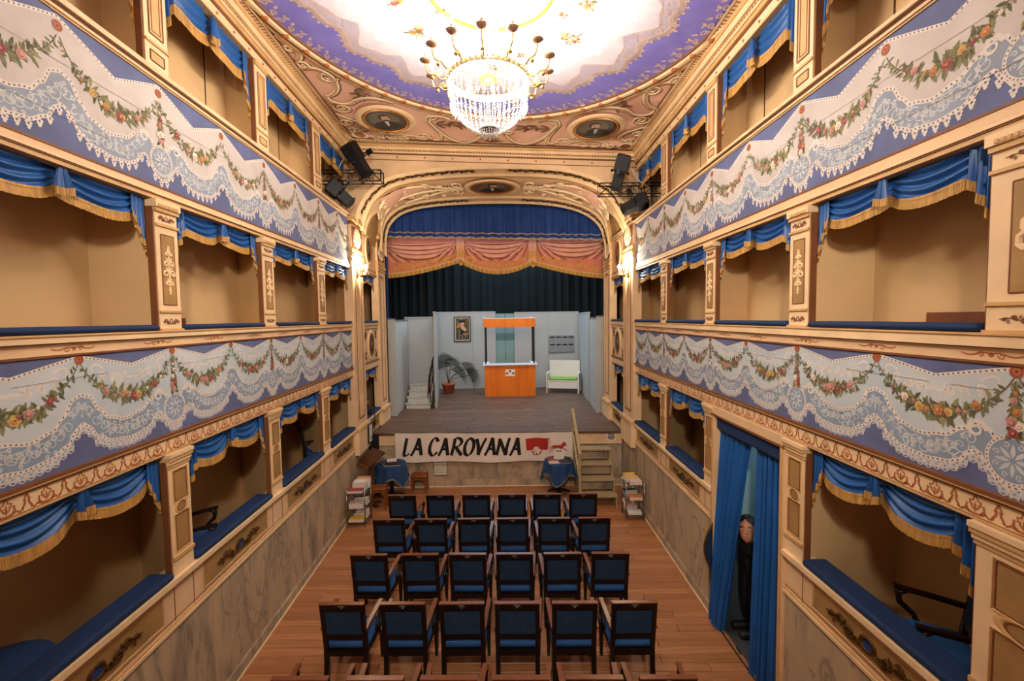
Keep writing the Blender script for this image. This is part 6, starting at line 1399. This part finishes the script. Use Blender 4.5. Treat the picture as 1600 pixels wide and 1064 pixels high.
for lab, x, y, z, w_, l, h, rz, cov, g in (
 ('reddish book at the bottom front of the left rack top shelf', -2.74, 7.97, .632, .28, .16, .05, .05, 'book_red', 'L'),
 ('blue book lowest in the middle pile on the left rack top shelf', -2.70, 8.12, .632, .26, .17, .05, -.05, 'book_blue', 'L'),
 ('pink book above the blue one on the left rack top shelf', -2.70, 8.12, .682, .25, .16, .07, .04, 'book_pink', 'L'),
 ('thin white book with red print topping the left rack middle pile', -2.70, 8.13, .752, .24, .15, .03, .0, 'paper', 'L'),
 ('orange book at the back of the left rack top shelf', -2.66, 8.22, .632, .24, .10, .19, .0, 'book_orange', 'L'),
 ('pale pink thick book on the left rack middle shelf front', -2.73, 7.99, .342, .26, .16, .09, .1, 'book_pink', 'L'),
 ('white paperback behind it on the left rack middle shelf', -2.69, 8.15, .342, .24, .15, .11, -.1, 'paper', 'L'),
 ('grey paperback topping the left rack middle shelf', -2.68, 8.16, .452, .22, .14, .04, .2, 'book_dark', 'L'),
 ('yellow book on the left rack bottom shelf front', -2.73, 7.98, .092, .27, .17, .05, .05, 'paint_yellow', 'L'),
 ('olive book behind the yellow one on the left rack bottom shelf', -2.70, 8.15, .092, .26, .14, .09, -.05, 'book_green', 'L'),
 ('white book topping the left rack bottom shelf', -2.68, 8.15, .182, .22, .14, .04, .1, 'paper', 'L'),
 ('pink book at the front of the right rack top shelf', 2.46, 7.97, .672, .22, .15, .06, -.08, 'book_pink', 'R'),
 ('white book under the yellow one on the right rack top shelf', 2.43, 8.10, .672, .24, .12, .06, -.1, 'paper', 'R'),
 ('yellow topped book in the middle of the right rack top shelf', 2.43, 8.10, .732, .23, .12, .03, -.12, 'paint_yellow', 'R'),
 ('thick orange yellow book at the back of the right rack top shelf', 2.40, 8.20, .672, .22, .07, .12, .05, 'paint_yellow', 'R'),
 ('picture book with orange and blue cover on the right rack middle shelf', 2.46, 7.97, .382, .24, .16, .06, -.05, 'book_orange', 'R'),
 ('blue book behind the picture book on the right rack middle shelf', 2.42, 8.13, .382, .24, .13, .09, .1, 'book_blue', 'R'),
 ('dark book topping the right rack middle shelf', 2.41, 8.13, .472, .22, .13, .04, .2, 'book_dark', 'R'),
 ('white booklet at the front of the right rack bottom shelf', 2.45, 7.98, .102, .24, .16, .04, -.1, 'paper', 'R'),
 ('pink paperback behind it on the right rack bottom shelf', 2.42, 8.15, .102, .22, .13, .08, .1, 'book_pink', 'R')):
    book(lab, x, y, z, w_, l, h, rz, cov, GB[g])
pp = MB(); pp.grid(lambda a, q: (2.22+.10*a+.06*q, 7.99+.16*a, .36-.12*q-.05*a*q+.02*math.sin(a*6)), 8, 6); tag(ob('loose_paper', pp, 'paper', None, False), 'curled white paper sticking out of the right rack', 'paper')
# ------------------------------------------------------------------ wooden steps up to the stage
ws = thing('wooden_steps', 'open wooden steps with four treads leading up to the stage', 'steps', (1.94, 9.60, 0), ZT)
YF = [-1.16, -.95, -.74, -.53]
for k in range(4):
    z = .25*(k+1); b = MB(); b.box((-.36, YF[k], z-.035), (.36, YF[k]+.26, z)); ob('tread', b, 'step_wood', ws)
    if k: b = MB(); b.box((-.32, YF[k]+.14, z-.25), (.32, YF[k]+.155, z-.035)); ob('riser', b, 'step_wood' if k == 9 else 'marble', ws)
for s in (-1, 1):
    for k in range(4): b = MB(); b.box((s*.335-.018, YF[k]+.03, 0), (s*.335+.018, YF[k]+.21, .25*(k+1)-.035)); ob('stringer', b, 'step_wood', ws)
rl = thing('step_handrail', 'brown wooden handrail on the left side of the wooden steps', 'handrail', (1.55, 9.60, 0), ZT)
for y_, z0, z1 in ((-1.10, 0, 1.10), (-.05, .0, 1.72)): b = MB(); b.box((-.022, y_-.022, z0), (.022, y_+.022, z1)); ob('post', b, 'step_wood', rl)
b = MB(); b.loft([[(-.03, y_, z-.025), (.03, y_, z-.025), (.03, y_, z+.025), (-.03, y_, z+.025)] for y_, z in ((-1.15, 1.09), (.0, 1.75))], 0, True, True, None, False); ob('handrail', b, 'step_wood', rl)
b = MB(); b.loft([[(-.02, y_, z-.02), (.02, y_, z-.02), (.02, y_, z+.02), (-.02, y_, z+.02)] for y_, z in ((-1.10, .55), (-.05, 1.2))], 0, True, True, None, False); ob('middle_rail', b, 'step_wood', rl)
# ------------------------------------------------------------------ notices and the slatted vent
nt_ = thing('notice', 'small white printed notice on the stage fascia above the steps', 'notice', (2.42, 9.69-.035*2.42-.003, 1.04), ZT)
b = MB(); b.box((-.11, -.003, 0), (.11, 0, .17)); ob('sheet', b, 'paper', nt_)
for i, (wv, hh) in enumerate(((.16, .018), (.13, .018), (.17, .020), (.17, .020), (.10, .014))): b = MB(); b.box((-wv/2, -.0042, .146-.03*i-hh), (wv/2, -.003, .146-.03*i)); ob('print_line', b, 'coat_paint', nt_)
fn = thing('framed_notice', 'dark framed white notice on the left wall below the stage side box', 'notice'); fn.matrix_world = wall_fit(L_, 9.38, 1.16, .115)
b = MB()
for a, e in (((-.16, 0), (.16, .02)), ((-.16, .40), (.16, .42)), ((-.16, .02), (-.14, .40)), ((.14, .02), (.16, .40))): b.box((a[0], 0, a[1]), (e[0], .02, e[1]))
ob('frame', b, 'chair_wood', fn); b = MB(); b.box((-.14, .002, .02), (.14, .008, .40)); ob('sheet', b, 'paper', fn)
for i in range(5): b = MB(); b.box((-.10+.01*i, .008, .30-.03*i), (.10-.012*i, .0092, .308-.03*i)); ob('print_line', b, 'stripe_grey', fn)
b = MB(); b.box((-.05, .008, .06), (.0, .0092, .14)); ob('print_block', b, 'coat_paint', fn)
vt = thing('vent_grille', 'white slatted grille low on the stage front under the banner', 'grille', (-1.43, 9.69+.035*1.43+.014, .27), ZT)
b = MB(); b.box((-.155, -.016, -.012), (.155, -.0, -.001)); b.box((-.155, -.016, .345), (.155, 0, .356)); b.box((-.155, -.016, 0), (-.145, 0, .345)); b.box((.145, -.016, 0), (.155, 0, .345)); b.box((-.145, -.004, 0), (.145, 0, .345), 1); ob('frame', b, ['chrome', 'stripe_grey'], vt)
for i in range(7): b = MB(); z = .006+.049*i; b.add([(-.145, -.004, z), (.145, -.004, z), (.145, -.018, z+.028), (-.145, -.018, z+.028), (-.145, -.004, z+.036), (.145, -.004, z+.036)], [(0, 1, 2, 3), (3, 2, 5, 4)]); ob('slat', b, ('paper', 'stripe_yellow', 'paper')[i % 3], vt, False)
# ------------------------------------------------------------------ doorway: corridor, curtains, man
cr = struct('wall_corridor'); mb = MB(); F = W(R_)
mb.box((2.72, 3.70, 2.70), (4.8, 5.46, 2.76)); mb.box((4.7, 3.76, 0), (4.8, 5.36, 2.75)); mb.box((2.70, 5.30, 0), (4.8, 5.36, 2.75)); mb.box((2.70, 3.76, 0), (4.8, 3.82, 2.75)); ob('corridor_walls', mb, 'corridor', cr); mb = MB(); mb.box((4.68, 3.82, .17), (4.70, 5.30, 1.15)); mb.box((2.72, 5.285, .0), (4.7, 5.30, 1.15)); mb.box((2.72, 3.82, 0), (4.7, 3.835, 1.15)); ob('corridor_lower_band', mb, 'corridor_lower_band', cr)
mb = MB(); mb.box((2.64, 3.82, -.02), (4.7, 5.3, .004)); mb.box((4.1, 3.82, 0), (4.7, 5.3, .17), 0); ob('corridor_floor', mb, 'corridor_floor', cr)
mb = MB(); mb.box((4.08, 3.82, .15), (4.12, 5.3, .175)); ob('step_nosing', mb, 'flat_cap', cr)
mb = MB(); mb.box((2.575, 3.92, .0), (2.595, 5.2, .006)); ob('threshold', mb, 'chrome', cr)
light('corridor_lamp', 'AREA', (3.7, 4.5, 2.65), 8, (.72, .92, 1.0), .8, (0, 0, 0))
rd = thing('curtain_rail', 'dark blue curtain rail boxing across the top of the doorway', 'curtain rail'); rd.matrix_world = wall_fit(R_, 4.555, 2.44, -.045); b = MB(); b.box((-.63, -.03, 0), (.63, .05, .13)); ob('pelmet_board', b, 'velvet_dark', rd); b = MB(); b.tube([(-.63, .0, -.02), (.63, 0, -.02)], .014); ob('rod', b, 'black_metal', rd)
def door_curtain(label, ytop, ybot, per, dtop, dbot, lining=False):
    t = thing('door_curtain', label, 'curtain', (0, 0, 0), 0, 'doorway curtains'); sd_ = rnd.random()*9
    def f(a, q):
        y_ = ytop[0]+(ytop[1]-ytop[0])*a; yb = ybot[0]+(ybot[1]-ybot[0])*a; e = q**.9; yy = y_+(yb-y_)*e
        k = mnoise.noise(Vector((a*3, sd_, q*.4)))*2; amp = .035+.015*q
        return F(yy, 2.44-2.42*q, dtop+(dbot-dtop)*q+amp*(math.sin(2*PI*a*per+k)+.35*math.sin(2*PI*a*per*2.3+k)))
    b = MB(); b.grid(f, int(per*12), 24); ob('curtain_cloth', b, 'velvet', t, False)
    if lining: b = MB(); b.grid(lambda a, q: tuple(Vector(f(1.0, q))+Vector((.012*a+.008, -.012*a, 0))), 1, 24); ob('edge_band', b, 'velvet', t, False)
door_curtain('blue velvet curtain drawn aside on the far half of the doorway', (5.20, 4.60), (5.20, 4.98), 5, -.08, .03, True)
door_curtain('blue velvet curtain hanging straight on the near half of the doorway', (4.42, 3.92), (4.36, 3.90), 5, -.08, -.02)
gp = thing('gilded_chair_back', 'curved gilded edge of dark upholstered chair back beside the doorway curtain', 'chair', W(R_)(5.22, 0, .0))
prof = [(.02, 1.26), (-.02, 1.22), (-.08, 1.10), (-.115, .98), (-.115, .86), (-.09, .76), (-.06, .70), (-.045, .62), (-.04, .52)]
b = MB(); b.tube([(x-.01, 0, z) for x, z in resample(prof, 28)], .014, 0, 8); b.tube([(x+.012, .02, z) for x, z in resample(prof, 28)], .010, 0, 8); ob('gilt_edge', b, 'gilt_dark', gp)
b = MB(); pr = resample(prof, 16); b.add([(x+.005, .0, z) for x, z in pr]+[(.03, .0, z) for x, z in pr]+[(x+.005, .04, z) for x, z in pr]+[(.03, .04, z) for x, z in pr], [(i, i+1, 17+i+1, 17+i) for i in range(16)]+[(34+i, 34+i+1, 51+i+1, 51+i) for i in range(16)]+[(i, i+1, 35+i, 34+i) for i in range(16)]); ob('padding', b, 'velvet_dark', gp, False)
b = MB(); b.tube([(-.045, .01, .55), (-.03, .01, .3), (-.04, .01, 0)], [.018, .016, .012]); ob('leg', b, 'gilt_dark', gp)
# ------------------------------------------------------------------ the man looking out
mn = thing('person', 'man in black leaning out between the blue doorway curtains, dark swept back hair', 'person', (2.92, 4.80, 0))
def skin_mesh(name, joints, edges, mats, parent, root=0, sub=2):
    me = bpy.data.meshes.new(name); me.from_pydata([j[0] for j in joints], edges, []); o = bpy.data.objects.new(name, me); COL.objects.link(o)
    sk = o.modifiers.new('skin', 'SKIN'); sk.use_smooth_shade = True
    for i, j in enumerate(joints): v = me.skin_vertices[0].data[i]; v.radius = (j[1], j[2] if len(j) > 2 else j[1]); v.use_root = i == root
    s_ = o.modifiers.new('sub', 'SUBSURF'); s_.levels = sub; s_.render_levels = sub
    dg = bpy.context.evaluated_depsgraph_get(); m2 = bpy.data.meshes.new_from_object(o.evaluated_get(dg)); m2.name = name; bpy.data.objects.remove(o); bpy.data.meshes.remove(me)
    m2.materials.clear(); [m2.materials.append(M[k]) for k in mats]; m2.polygons.foreach_set('use_smooth', [True]*len(m2.polygons)); return ob(name, m2, None, parent)
HX, HY, HZ = MAN_HEAD                                                    # head centre, relative to the feet
nk = Vector((HX+.05, HY+.01, HZ-.16))
J = [((.0, .17, .86), .14, .12), ((-.01, .16, .97), .14, .12), ((-.04, .11, 1.08), .16, .13), (tuple(nk+Vector((.02, 0, -.05))), .10, .09), (tuple(nk), .052, .055),
     ((.02, .19, HZ-.24), .065, .06), ((.10, .27, HZ-.46), .05, .05), ((.14, .24, HZ-.64), .04, .04),
     ((.02, -.15, HZ-.26), .065, .06), ((.10, -.20, HZ-.46), .05, .05), ((.16, -.16, HZ-.64), .04, .04),
     ((.0, .24, .82), .10, .10), ((-.02, .25, .46), .07, .07), ((.02, .25, .10), .05, .05),
     ((.0, .09, .82), .10, .10), ((-.02, .08, .46), .07, .07), ((.02, .08, .10), .05, .05)]
Ed = [(0, 1), (1, 2), (2, 3), (3, 4), (3, 5), (5, 6), (6, 7), (3, 8), (8, 9), (9, 10), (0, 11), (11, 12), (12, 13), (0, 14), (14, 15), (15, 16)]
skin_mesh('black_suit', J, Ed, ['suit'], mn)
for s in (-1, 1):                                                       # hands: palm and five fingers, half hidden by the curtains
    wv = Vector(J[7][0] if s > 0 else J[10][0]); Jh = [(tuple(wv), .026, .02), (tuple(wv+Vector((-.02, 0, -.06))), .036, .018)]; Eh = [(0, 1)]
    for k in range(4):
        bse = wv+Vector((-.03, (k-1.5)*.02, -.085)); i0 = len(Jh); L_f = (.028, .032, .03, .024)[k]
        Jh += [(tuple(bse), .0095), (tuple(bse+Vector((-.012, 0, -L_f))), .0085), (tuple(bse+Vector((-.004, 0, -2*L_f))), .007)]; Eh += [(1, i0), (i0, i0+1), (i0+1, i0+2)]
    i0 = len(Jh); Jh += [(tuple(wv+Vector((-.035, -s*.035, -.05))), .010), (tuple(wv+Vector((-.05, -s*.045, -.085))), .008)]; Eh += [(1, i0), (i0, i0+1)]
    skin_mesh('hand', Jh, Eh, ['skin'], mn, 0, 1)
    b = MB(); fy = .25 if s > 0 else .08; b.rbox((-.18, fy-.045, 0), (.09, fy+.045, .085), .03); ob('shoe', b, 'coat_paint', mn)
hd = MB()                                                                # head: rings from chin to crown, face towards -x
HR = [(-.125, .030, .045, -.045), (-.115, .055, .065, -.030), (-.090, .070, .082, -.015), (-.055, .080, .092, -.004), (-.015, .086, .100, .0), (.03, .088, .104, .004), (.07, .084, .102, .010), (.10, .070, .088, .016), (.122, .042, .055, .020), (.130, .010, .015, .022)]
def HD(x, y, z): return (HX+x*math.cos(HT)-y*math.sin(HT)+z*HL, HY+x*math.sin(HT)+y*math.cos(HT), HZ+z-.12*y)
HT, HL = .92, -.10
rings = []
for z, wy, dx, off in HR:
    ring = []
    for k in range(24):
        a = 2*PI*k/24; x = -dx*math.cos(a)+off; y = wy*math.sin(a)
        if z < -.02 and math.cos(a) > .5: x -= .006
        if -.03 < z < .06 and .3 < abs(math.sin(a)) < .6 and math.cos(a) > 0: x += .008
        ring.append(HD(x, y, z))
    rings.append(ring)
hd.loft(rings, 0, True, True); hd.tube([HD(.02, 0, -.07), HD(.04, 0, -.14), HD(.055, 0, -.20)], [.055, .052, .058], 0, 12)
hd.loft([[HD(-.098+o_, y, z) for y, z, o_ in ((-w_, zz, .012), (0, zz, -d_), (w_, zz, .012))] for zz, w_, d_ in ((.035, .010, .004), (.01, .012, .012), (-.018, .018, .026), (-.030, .018, .016), (-.036, .012, .0))], 0, False, False)
for s in (-1, 1): hd.ball(HD(.012, s*.088, .0), .030, 0, 8, 6, (.8, .35, 1.1))
body = ob('head', hd, 'skin', mn, False)
b = MB()                                                                 # hair: a shell round the back, sides and crown with a hairline
HC = [(-.05, .083, .094, -.002, 1.95), (-.015, .086, .100, .0, 1.85), (.03, .088, .104, .004, 1.60), (.055, .087, .104, .007, 1.15), (.078, .082, .100, .011, .75), (.10, .072, .090, .016, .35), (.124, .045, .058, .020, .0), (.134, .012, .018, .022, .0)]
b.loft([[HD(-(dx*1.07+.004)*math.cos(t)+off, (wy*1.07+.004)*math.sin(t), z+.006) for t in [f+(2*PI-2*f)*k/28 for k in range(29)]] for z, wy, dx, off, f in HC], 0, False, False)
ob('hair', b, 'hair', mn, False)
for s in (-1, 1):
    b = MB(); b.ball(HD(-.086, s*.036, .020), .0125, 0, 8, 6, (.8, 1.2, .7)); e = ob('eye', b, 'eye_white', body, False)
    b = MB(); b.ball(HD(-.0965, s*.036-.004, .020), .0058, 0, 8, 5); ob('pupil', b, 'hair', body, False)
    b = MB(); b.tube([HD(-.090, s*.018, .042), HD(-.098, s*.036, .050), HD(-.084, s*.058, .044)], [.004, .0055, .003], 0, 5); ob('eyebrow', b, 'hair', body, False)
b = MB(); b.tube([HD(-.082, -.034, -.054), HD(-.098, -.016, -.064), HD(-.100, 0, -.066), HD(-.098, .016, -.064), HD(-.082, .034, -.054)], [.003, .006, .0065, .006, .003], 0, 6); b.tube([HD(-.084, -.028, -.056), HD(-.099, 0, -.058), HD(-.084, .028, -.056)], [.002, .004, .002], 0, 5); ob('mouth', b, 'lips', body, False)
